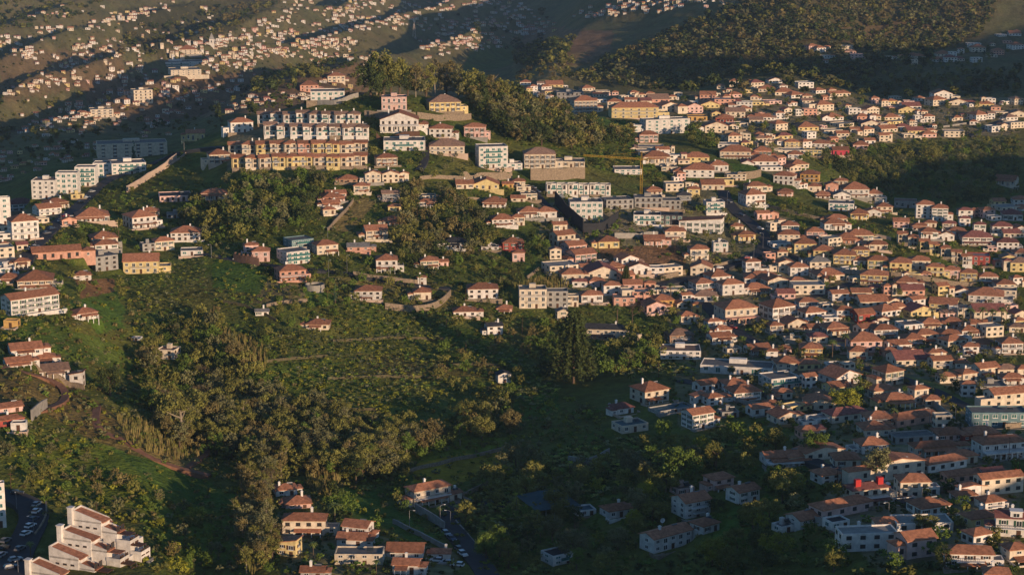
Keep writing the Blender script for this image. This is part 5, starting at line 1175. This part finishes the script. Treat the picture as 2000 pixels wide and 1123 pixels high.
for poly in [[(640, 605), (760, 595), (880, 612), (900, 690), (860, 760), (820, 790), (700, 800), (620, 785), (560, 710), (600, 650)], [(530, 655), (620, 650), (600, 690), (520, 690)], [(245, 540), (330, 515), (405, 508), (405, 580), (330, 640), (280, 610)], [(960, 605), (1080, 600), (1090, 640), (1000, 650)], [(910, 690), (985, 640), (1060, 700), (1095, 770), (1040, 800), (940, 740)], [(885, 1000), (990, 950), (1050, 920), (1040, 1060), (940, 1060)], [(1180, 700), (1340, 700), (1360, 735), (1200, 740)], [(1380, 830), (1470, 840), (1460, 900), (1380, 880)], [(220, 520), (270, 545), (240, 560)], [(1040, 900), (1240, 860), (1300, 900), (1160, 980)]]:
    for x, y, p in tryplace(poly, 2.7, 2600):
        h = random.uniform(2.6, 4.4); hp = h/mpp(p)
        if occ(x, y, hp, hp, up=0) > .12: continue
        items.append((random.choice(BAN), p, h, 1.0, [1.3*q for q in TCOL[random.choice(['olive', 'olive', 'grey-green', 'mid-green', 'yellow-green'])]]))
print("banana", len(items)); mass("banana_foliage", items, "rows of banana plants filling the terraces below the houses")
def cane(seed):
    b = MB(); random.seed(seed)
    for k in range(16):
        a = random.uniform(0, 6.28); r_ = random.random()*.25; strip(b, (math.cos(a)*r_, math.sin(a)*r_, 0), (random.gauss(0, .16), random.gauss(0, .16), 1), random.uniform(.7, 1), .035, .0, 3)
    V = np.array(b.v); Q = np.array(b.f); return V, Q, np.ones_like(V)
CAN = [cane(s_) for s_ in range(4)]; items = []
for poly in [[(470, 930), (520, 940), (530, 1100), (490, 1123), (470, 1050)], [(600, 920), (670, 930), (640, 970), (600, 960)], [(230, 820), (330, 830), (400, 890), (340, 900), (250, 870)], [(420, 640), (520, 680), (520, 730), (440, 720)], [(1000, 560), (1090, 540), (1110, 560), (1020, 580)]]:
    for x, y, p in tryplace(poly, 1.7, 1200): items.append((random.choice(CAN), p, random.uniform(2, 4.2), .8, random.choice([(.22, .18, .09), (.17, .15, .065), (.14, .14, .055)])))
mass("reed_grass", items, "pale dry canes and reeds on the slope")

# ------------------------------------------------------------------ single buildings and structures
def stepped_flats():
    p = ground(205, 1104); az = math.atan2(p[0], p[1]); e = empty("apartment_block", p, R(-33)-az); k = mpp(p); wm = WM('w'); rm = RM('o'); random.seed(4)
    def blk(x0, x1, y0, y1, z1, roof=None, nm="wall"):
        b = MB(); b.box(x0, x1, y0, y1, -14, z1, top=roof is None, bot=False); o = b.obj(nm, wm, e)
        if roof:
            b = MB(); lo, hi = z1, z1+roof; t = .25
            v = [(x0-.25, y0-.3, lo), (x1+.5, y0-.3, lo-.4), (x1+.5, y1+.3, lo-.4), (x0-.25, y1+.3, lo)]; xm = x0+.8
            vv = [(x0-.1, y0+.25, hi), (x1+.6, y0+.25, lo), (x1+.6, y1-.25, lo), (x0-.1, y1-.25, hi)]
            b.add([(q[0], q[1], q[2]-t) for q in vv]+vv, [(3, 2, 1, 0), (0, 1, 5, 4), (1, 2, 6, 5), (2, 3, 7, 6), (3, 0, 4, 7), (4, 5, 6, 7)]); b.obj("roof", rm, e)
            b = MB()   # parapets stepping with the roof
            for yy in (y0, y1-.24): b.add([(x0, yy, lo-.5), (x1, yy, lo-.5), (x1, yy+.22, lo-.5), (x0, yy+.22, lo-.5), (x0, yy, hi+.5), (x1, yy, lo+.35), (x1, yy+.22, lo+.35), (x0, yy+.22, hi+.5)], [(0, 1, 5, 4), (1, 2, 6, 5), (2, 3, 7, 6), (3, 0, 4, 7), (4, 5, 6, 7)])
            b.box(x0-.25, x0-.003, y0, y1, -14, hi+.5); b.obj("parapet", wm, e)
        return o
    for i_ in range(4):
        y0 = -15+i_*7.6; z = i_*2.5+.8+random.uniform(-.5, .5); xs = random.uniform(-2.4, 2.4)
        blk(-13+xs, -3.5+xs, y0, y0+4.7, z+1.0, random.choice([1.9, 2.4])); blk(-11.5+xs, -4.5+xs, y0+4.704, y0+7.5, z-.8, random.choice([None, 1.4]))
        blk(-3.5+xs+.004, 1.5+xs, y0+.3, y0+4.4, z-1.6, 1.0, "terrace_room"); blk(1.5+xs+.008, 6+xs, y0+.1, y0+7.3, z-4.4, None, "terrace_room"); blk(6+xs+.012, 9.5+xs, y0+.2, y0+5.2, z-7.4, None, "terrace_room"); blk(-4.5+xs+.02, .5+xs, y0+4.8, y0+7.2, z-3.6, .8, "terrace_room")
        for x0, x1, zz in ((1.5+xs, 6.1+xs, z-4.4), (6+xs, 9.6+xs, z-7.4)):
            b = MB(); b.box(x0, x1, y0-.02, y0+.14, zz, zz+1.0); b.box(x1-.15, x1, y0+.15, y0+5.1, zz, zz+1.0); b.obj("balcony_wall", wm, e)
            b = MB(); b.box(x0+.1, x1-.4, y0+.7, y0+3.8, zz+2.3, zz+2.45); o = b.obj("awning", random.choice([M_BROWN, rm, M_GREEN]), e)
            b = MB(); [b.box(x1-.55, x1-.43, yy, yy+.12, zz-.01, zz+2.3) for yy in (y0+.75, y0+3.6)]; b.obj("awning_post_frame", M_METAL, o)
        for zz, xx in ((z-1.2, -3.5+xs+5.0), (z-3.9, 6+xs), (z-4.2, 1.5+xs+4.5), (z-7.0, 9.5+xs), (z-10, 9.5+xs), (z-12.8, 9.5+xs)):
            for q in (-1.3, 1.1): link("window", WINP['dark'], e, (xx+.02, y0+2.5+q, zz-.6), R(90), (1.6, 1, 1.9))
        b = MB(); b.box(9.5+xs, 11+xs, y0+.6, y0+4.4, z-10.3, z-10.1); o = b.obj("balcony", wm, e); r_ = MB(); r_.box(10.9+xs, 11+xs, y0+.6, y0+4.4, z-10.09, z-9.2); r_.obj("railing", M_METAL, o)
        if i_ != 1: b = MB(); b.box(-14.2+xs, -12.7+xs, y0-1, y0+.6, -14, z+4.6); b.box(-14.4+xs, -12.5+xs, y0-1.2, y0+.8, z+4.6, z+4.8); b.obj("chimney_tower", wm, e)
        for q in (-10.5, -8, -5.5): link("window", WINP['dark'], e, (q+xs, y0, z-1.2), 0, (1.2, 1, .5)); link("window", WINP['dark'], e, (q+xs, y0, z-4.2), 0, (1.2, 1, .5))
    thing(e, "apartment block", "", 210, 1100, "large white stepped apartment complex with many small sloping tiled roofs #stepped white flats")
stepped_flats()
def crane():
    p = ground(1252, 384); k = mpp(p); e = empty("tower_crane", p); h = 72*k; s_ = .6
    def lattice(a, b_, hw, n_, rr):
        m_ = MB(); a, b_ = Vector(a), Vector(b_); d = (b_-a).normalized(); u = Vector((0, 1, 0)) if abs(d.y) < .9 else Vector((1, 0, 0)); v = d.cross(u).normalized(); u = v.cross(d).normalized(); cs = [(u+v)*hw, (u-v)*hw, (-u-v)*hw, (-u+v)*hw]
        for c_ in cs: m_.tube([a+c_, b_+c_], [rr, rr], 4)
        for i_ in range(n_):
            q0, q1 = a.lerp(b_, i_/n_), a.lerp(b_, (i_+1)/n_)
            for j_ in range(4): m_.tube([q0+cs[j_], q1+cs[(j_+1) % 4]], [rr*.7, rr*.7], 3)
        return m_
    lattice((0, 0, -1), (0, 0, h), s_, 16, .11).obj("mast", M_YEL, e); lattice((0, 0, h+.4), (-112*k, 9, h+1.5), .42, 22, .075).obj("jib", M_YEL, e); lattice((0, 0, h+.4), (26*k, -2, h+.2), .42, 6, .075).obj("counter_jib", M_YEL, e)
    lattice((0, 0, h), (0, 0, h+5), .3, 4, .08).obj("apex", M_YEL, e)
    b = MB(); b.box(18*k, 25*k, -2.4, -.4, h-1.6, h+.6); b.obj("counterweight", M_CONC, e); b = MB(); b.box(.8, 2.4, -1, 1, h-2.4, h-.2); b.obj("cab", M_WHITE, e)
    b = MB(); b.tube([(0, 0, h+5), (-70*k, 5, h+1.8)], [.06, .06], 4); b.tube([(0, 0, h+5), (24*k, -2, h+.6)], [.06, .06], 4); b.obj("tie_cable", M_YEL, e); b = MB(); b.box(-3, 3, -3, 3, -2, .5); b.obj("base", M_CONC, e)
    thing(e, "crane", "", 1252, 384, "yellow tower crane with long horizontal jib over grey unfinished houses #yellow crane")
crane()
def tank():
    p = ground(615, 566); k = mpp(p); b = MB(); r_, h = 19*k, 12*k; n_ = 32
    ring = lambda rr, z: [(rr*math.cos(2*math.pi*i_/n_), rr*math.sin(2*math.pi*i_/n_), z) for i_ in range(n_)]
    v = ring(r_, -3)+ring(r_, h)+ring(r_-.35, h)+ring(r_-.35, h-1.2); b.add(v, [(a*n_+i_, a*n_+(i_+1) % n_, (a+1)*n_+(i_+1) % n_, (a+1)*n_+i_) for a in range(3) for i_ in range(n_)])
    e = empty("water_tank", p); b.obj("tank_wall", M_CONC, e); b = MB(); b.add(ring(r_-.4, h-1.4), [tuple(range(n_))]); b.obj("water_surface", mat("tank_water", (.03, .05, .045), .1, .2), e)
    thing(e, "water tank", "", 615, 566, "round grey concrete water tank open at the top #round tank")
tank()
def canopy():
    p = ground(1092, 1012); k = mpp(p); e = empty("shade_canopy", p, R(28)-math.atan2(p[0], p[1])); W, D = 98*k, 15; b = MB()
    b.add([(-W/2, 0, 3.6), (W/2, 0, 3.2), (W/2, D, 4.4), (0, D, 5.2), (-W/2, D, 4.6), (0, 0, 3.8)], [(0, 5, 3, 4), (5, 1, 2, 3)]); b.add([(-W/2, 0, 3.5), (W/2, 0, 3.1), (W/2, D, 4.3), (0, D, 5.1), (-W/2, D, 4.5), (0, 0, 3.7)], [(4, 3, 5, 0), (3, 2, 1, 5)]); b.obj("shade_net", mat("shade_net", (.045, .085, .095), .8, .25, .3), e)
    for i_ in range(6):
        for y in (0, D): b = MB(); x = -W/2+W*(i_+.05)/5.1; b.tube([(x, y+.1*(1 if y == 0 else -1), -3), (x, y, 3.5)], [.12, .12]); b.obj("post", M_METAL, e)
    thing(e, "canopy", "", 1092, 1012, "wide dark teal shade canopy on posts in the shaded valley #teal canopy")
canopy()
def blackwall():
    for pts, h, look in [([(1084, 400), (1110, 430), (1139, 455)], 8, "tall black garden wall running downhill on the lane side"), ([(1139, 455), (1175, 455), (1207, 432)], 5.5, "black garden wall facing downhill below the blue-glass house")]:
        o = wallrun("garden_wall", pts, h, mat("black_render", (.035, .036, .04), .9, .2, .3), look); THINGS[-1][5] = look
blackwall()
def dish(x, y, d, look):
    p = ground(x, y); b = MB(); n_ = 16; e = empty("satellite_dish", p, R(20)); v = [(0, .35*d/2, 1.6+d/2)]
    for rr in (.5, 1):
        for i_ in range(n_): a = 2*math.pi*i_/n_; v.append((rr*d/2*math.cos(a), .35*d/2*(1-rr*rr)-.0, 1.6+d/2+rr*d/2*math.sin(a)))
    b.add(v, [(0, 1+i_, 1+(i_+1) % n_) for i_ in range(n_)]+[(1+i_, 1+n_+i_, 1+n_+(i_+1) % n_, 1+(i_+1) % n_) for i_ in range(n_)]); b.obj("reflector", M_WHITE, e)
    b = MB(); b.tube([(0, .3, -1), (0, .3, 1.6+d/2)], [.1, .1]); b.tube([(0, .2, 1.7), (0, -d*.35, 1.6+d/2)], [.04, .04], 4); b.obj("mount", M_METAL, e)
    thing(e, "satellite dish", "", x, y, look)
dish(1240, 676, 2.6, "large white satellite dish among dark trees near the manor"); dish(1294, 1030, 1.6, "white satellite dish behind the curved-terrace house"); dish(1190, 800, 1.3, "small white satellite dish by a low maroon-roofed house")
def mast(x, y, hpx, wpx, m, nm, cat, look, spire=False):
    p = ground(x, y); k = mpp(p); e = empty(nm, p); h, w_ = hpx*k, wpx*k/2; b = MB()
    for a, c_ in ((-1, -1), (1, -1), (1, 1), (-1, 1)): b.tube([(a*w_, c_*w_, -2), (a*w_*.25, c_*w_*.25, h)], [w_*.16, w_*.10], 4)
    for i_ in range(9):
        f0, f1 = i_/9, (i_+1)/9
        for (a, c_), (d_, e_) in zip(((-1, -1), (1, -1), (1, 1), (-1, 1)), ((1, -1), (1, 1), (-1, 1), (-1, -1))):
            g0, g1 = w_*(1-.75*f0), w_*(1-.75*f1); b.tube([(a*g0, c_*g0, h*f0), (d_*g1, e_*g1, h*f1)], [w_*.08, w_*.08], 3)
    b.obj("lattice", m, e); b = MB(); b.box(-w_*1.3, w_*1.3, -w_*1.3, w_*1.3, -3, .3); b.obj("base", M_CONC, e); b = MB(); b.tube([(0, 0, h*.9), (0, 0, h*1.15)], [w_*.15, w_*.08]); b.obj("aerial", m, e)
    thing(e, cat, "", x, y, look)
mast(1982, 950, 32, 12, M_RED, "lattice_mast", "mast", "red lattice mast beside the shaded street at the town edge"); mast(809, 74, 26, 7, mat("galvanised", (.45, .38, .33), .6, .1), "lattice_tower", "tower", "pale lattice tower rising from the shaded far slope")
def church():
    p = ground(414, 92); k = mpp(p); e = empty("church_tower", p); w_, h = 3.2, 11; b = MB(); b.box(-w_, w_, -w_, w_, -4, h); b.obj("tower", WM('w'), e)
    b = MB(); b.add([(-w_-.3, -w_-.3, h), (w_+.3, -w_-.3, h), (w_+.3, w_+.3, h), (-w_-.3, w_+.3, h), (0, 0, h+9)], [(0, 1, 4), (1, 2, 4), (2, 3, 4), (3, 0, 4), (3, 2, 1, 0)]); b.obj("spire", WM('g'), e); link("window", WINP['dark'], e, (0, -w_, h-4.5), 0, (1.4, 1, 2.6))
    thing(e, "church tower", "", 414, 92, "white church tower with pointed spire on the far slope #white spire")
church()
# ------------------------------------------------------------------ cars, lamps, poles
CARC = {'white': (.7, .7, .7), 'silver': (.38, .39, .40), 'black': (.02, .02, .022), 'dark blue': (.03, .05, .10), 'red': (.35, .02, .02), 'grey': (.15, .15, .16)}
def car_meshes(van=False):
    L, W, H = (4.9, 1.85, 2.0) if van else (4.2, 1.72, 1.42)
    lo = [(-L/2, .35), (-L/2, .8), (-L/2+.15, .88), (L/2-1.0 if not van else L/2-.7, .92), (L/2-.1, .75), (L/2, .5), (L/2, .32)]
    up = [(-L/2+.12, .88), (-L/2+.55 if not van else -L/2+.2, H), (L/2-2.1 if not van else L/2-1.4, H), (L/2-1.15 if not van else L/2-.65, .9)]
    def ext(pr, w0, w1):
        b = MB(); n_ = len(pr); zs = [q[1] for q in pr]; z0, z1 = min(zs), max(zs); f = lambda z: (w0+(w1-w0)*(z-z0)/(z1-z0))/2
        v = [(x, -f(z), z) for x, z in pr]+[(x, f(z), z) for x, z in pr]; b.add(v, [tuple(range(n_)), tuple(range(2*n_-1, n_-1, -1))]+[(i_, i_+n_, (i_+1) % n_+n_, (i_+1) % n_) for i_ in range(n_)]); return b
    body = ext(lo, W, W*.97); bv = ext([(-L/2+.5 if not van else -L/2+.15, H-.02), (L/2-2.1, H-.02), (L/2-2.1, H+.04), (-L/2+.5, H+.04)], W*.8, W*.78); body.add(bv.v, bv.f)
    wh = MB(); wh.tube([(0, -.11, 0), (0, .11, 0)], [.32, .32], 12); wh.f.append(list(range(11, -1, -1))); wh.m.append(0)
    lt = MB(); lt.box(-.03, .03, -.18, .18, -.07, .07)
    return body, ext(up, W*.96, W*.78), wh, lt, L, W
CP = {}
def car(x, y, head, colw, look, van=False):
    p = ground(x, y); z = p[2]
    for c_ in ROADS.values():
        q = min(c_, key=lambda q_: (q_.x-p[0])**2+(q_.y-p[1])**2)
        if (q.x-p[0])**2+(q.y-p[1])**2 < 36: z = max(z, q.z+.005)
    if (van, colw) not in CP:
        bo, gl, wh, lt, L, W = car_meshes(van); CP[(van, colw)] = (bo.mesh("body", [mat("car_paint_"+colw.replace(' ', '_'), CARC[colw], .35, .05, 1, .5)]), gl.mesh("windows", [M_GLASS]), wh.mesh("wheel", [mat("tyre", (.02, .02, .02), .9)]), lt.mesh("headlight", [M_WHITE]), L, W)
    bo, gl, wh, lt, L, W = CP[(van, colw)]; e = empty("van" if van else "car", (p[0], p[1], z+.02), R(head)); link("body", bo, e); link("cabin_glass", gl, e)
    for sx in (-1, 1):
        for sy in (-1, 1): link("wheel", wh, e, (sx*L*.31, sy*(W/2-.1), .32))
        link("headlight", lt, e, (L/2-.03, sx*W*.36, .62))
    thing(e, "van" if van else "car", f"{colw} {'van' if van else 'car'} {look}", x, y, None, "cars parked along the streets")
for i_, (x, y, hd, c_) in enumerate([(34, 968, 8, 'black'), (73, 991, 75, 'silver'), (72, 1004, 78, 'white'), (67, 1021, 70, 'dark blue'), (60, 1034, 66, 'white'), (52, 1049, 64, 'white'), (40, 1078, 70, 'grey'), (31, 1102, 40, 'silver'), (22, 1116, 30, 'dark blue'), (9, 1076, 70, 'black'), (4, 1092, 75, 'silver'), (12, 1062, 68, 'grey')]): car(x, y, hd, c_, "parked in the lower street beside the white flats")
car(131, 1050, 15, 'white', "parked in the yard above the stepped flats", True); car(148, 1042, 15, 'dark blue', "parked in the yard above the stepped flats"); car(134, 1066, 10, 'grey', "parked in the yard above the stepped flats")
for x, y, hd, c_, lk in [(852, 1096, 170, 'white', "on a small house terrace"), (871, 1101, 168, 'silver', "on a small house terrace"), (893, 1105, 165, 'white', "on a small house terrace"), (872, 1047, -62, 'silver', "parked along the bending road"), (882, 1058, -60, 'dark blue', "parked along the bending road"), (898, 1078, -60, 'grey', "parked along the bending road"), (904, 1088, -62, 'white', "parked along the bending road"), (463, 509, 5, 'silver', "on the lane by the battlement wall")]: car(x, y, hd, c_, lk)
for i_, (x, y, hd) in enumerate([(62, 500, 55), (70, 486, 55), (92, 462, 52), (102, 450, 50), (120, 434, 48), (128, 425, 48), (158, 398, 46), (170, 388, 46), (180, 377, 46), (1424, 398, -55), (1448, 424, -45), (1485, 450, -50), (1460, 508, 20), (1440, 515, 18), (1405, 528, 20), (1376, 536, 18), (1042, 372, -50), (1050, 380, -50), (1402, 625, -45), (1432, 642, -42), (1655, 930, -10), (1725, 950, -35)]):
    car(x, y, hd, ['white', 'silver', 'grey', 'dark blue', 'white', 'red', 'black'][i_ % 7], "parked along the climbing street" if x < 200 else ("parked on the winding road" if 1300 < x < 1500 and y < 560 else "parked on a town street"))
def pole(x, y, hpx, lamp, wires=False):
    p = ground(x, y); h = min(hpx*mpp(p), 11); e = empty("street_lamp" if lamp else "utility_pole", p, random.uniform(0, 6.28)); b = MB(); b.tube([(0, 0, -1), (0, 0, h)], [.12, .07], 6); b.obj("pole", M_METAL if lamp else M_BROWN, e)
    if lamp: b = MB(); b.tube([(0, 0, h), (.6, 0, h+.3), (1.5, 0, h+.35)], [.06, .05, .05], 5); b.obj("arm", M_METAL, e); b = MB(); b.box(1.3, 2.0, -.14, .14, h+.24, h+.36); b.obj("lamp_head", M_WHITE, e)
    else: b = MB(); b.box(-.9, .9, -.05, .05, h-.7, h-.58); b.box(-.05, .05, -.06, .06, h-.58, h-.2); b.obj("crossarm", M_BROWN, e)
    thing(e, "street lamp" if lamp else "utility pole", "grey street lamp" if lamp else "thin wooden utility pole", x, y, None, "street lamps" if lamp else "utility poles")
for x, y, h in [(33, 1000, 36), (66, 1045, 40), (36, 1122, 30), (642, 542, 34), (678, 538, 40), (570, 524, 30), (413, 504, 26), (1472, 510, 34), (1490, 486, 30), (1420, 402, 26), (880, 1040, 44), (860, 1030, 44), (800, 1035, 40), (1790, 960, 40), (1815, 830, 34), (1865, 835, 40), (1760, 930, 40), (1735, 1020, 40), (1800, 985, 34), (830, 300, 24), (640, 465, 20), (1110, 470, 24), (290, 300, 20), (360, 300, 22), (70, 480, 22), (120, 440, 22)]: pole(x, y, h, True)
for x, y, h in [(1990, 930, 46), (1715, 930, 44), (1635, 945, 36), (1795, 915, 34), (1970, 900, 50), (1886, 600, 60), (1880, 640, 50), (464, 1108, 40), (22, 960, 40), (170, 1025, 36), (190, 1020, 40), (815, 440, 50), (816, 395, 46), (603, 400, 22), (910, 600, 36), (960, 650, 36), (1020, 660, 40), (460, 895, 30), (1286, 740, 34), (1560, 700, 40), (1660, 700, 40), (1505, 670, 34), (1400, 495, 30), (1318, 500, 34), (1195, 510, 30), (1200, 340, 30), (1140, 480, 30), (735, 560, 34), (640, 600, 34)]: pole(x, y, h, False)

# ------------------------------------------------------------------ air
hz = MB(); hz.box(-3900, 6100, -60, 5400, float(ZZ.min())-1, max(6.0, float(ZZ.max())+25))
hm = bpy.data.materials.new("haze_air"); hm.use_nodes = True; n = hm.node_tree; n.nodes.clear(); out = n.nodes.new("ShaderNodeOutputMaterial"); pv = n.nodes.new("ShaderNodeVolumePrincipled")
pv.inputs["Color"].default_value = (.48, .70, 1.0, 1); pv.inputs["Density"].default_value = 0.000034; pv.inputs["Anisotropy"].default_value = 0.0; n.links.new(pv.outputs[0], out.inputs["Volume"])
setting(hz.obj("haze", hm), 'stuff', "thin evening haze over the whole hillside")

# ------------------------------------------------------------------ labels: look, then the place beside a landmark
LMK = [(t[5].split('#')[1].strip(), t[3], t[4]) for t in THINGS if t[5] and '#' in t[5]]
ORD = "nearest,second nearest,third nearest,fourth nearest,fifth nearest,sixth nearest,seventh nearest,eighth nearest,ninth nearest,tenth nearest,eleventh nearest,twelfth nearest,thirteenth nearest,fourteenth nearest,fifteenth nearest,sixteenth nearest,seventeenth nearest,eighteenth nearest,nineteenth nearest,twentieth nearest".split(',')
buck = {}
for t in THINGS:
    if t[5]: t[0]['label'] = t[5].split(' #')[0].strip(); continue
    nm, lx, ly = min(LMK, key=lambda q_: (q_[1]-t[3])**2+((q_[2]-t[4])*1.5)**2); dx, dy = t[3]-lx, t[4]-ly
    if abs(dx) > 1.8*abs(dy): d_ = "left of" if dx < 0 else "right of"
    elif abs(dy) > 1.8*abs(dx): d_ = "above" if dy < 0 else "below"
    else: d_ = ("above " if dy < 0 else "below ")+("left of" if dx < 0 else "right of")
    buck.setdefault((t[2], d_, nm), []).append((math.hypot(dx, dy), t))
for (look, d_, nm), v in buck.items():
    v.sort(key=lambda q_: q_[0])
    for i_, (_, t) in enumerate(v):
        t[0]['label'] = f"{look} {d_} the {nm}" if len(v) == 1 else (f"{look}, {ORD[i_]} {d_} the {nm}" if i_ < 20 else f"{look}, number {i_+1} {d_} the {nm}")
for t in THINGS:
    lb = t[0]['label']
    if len(lb.split()) > 16: lb = lb.replace(' one-storey', ' low').replace('one-way ', '').replace(' two-storey', '').replace(' three-storey', '')
    if len(lb.split()) > 16: lb = lb.replace(' parked along the climbing street', ' on the climbing street').replace(' parked in the lower street beside the white flats', ' in the lower street').replace(' parked in the yard above the stepped flats', ' in the yard').replace(' parked', '').replace(' apartment block', ' block')
    t[0]['label'] = lb
    lb = t[0]["label"]
    if len(lb.split()) > 16: t[0]['label'] = lb.replace(' cream', ' pale').replace(' hipped', '').replace(' flat-roofed', '').replace(' gabled', '')
    if len(t[0]['label'].split()) > 16: print("LONG", t[0]['label'])
print("things", len(THINGS), "objects", len(bpy.data.objects), "longest label", max((len(t[0]['label'].split()), t[0]['label']) for t in THINGS))
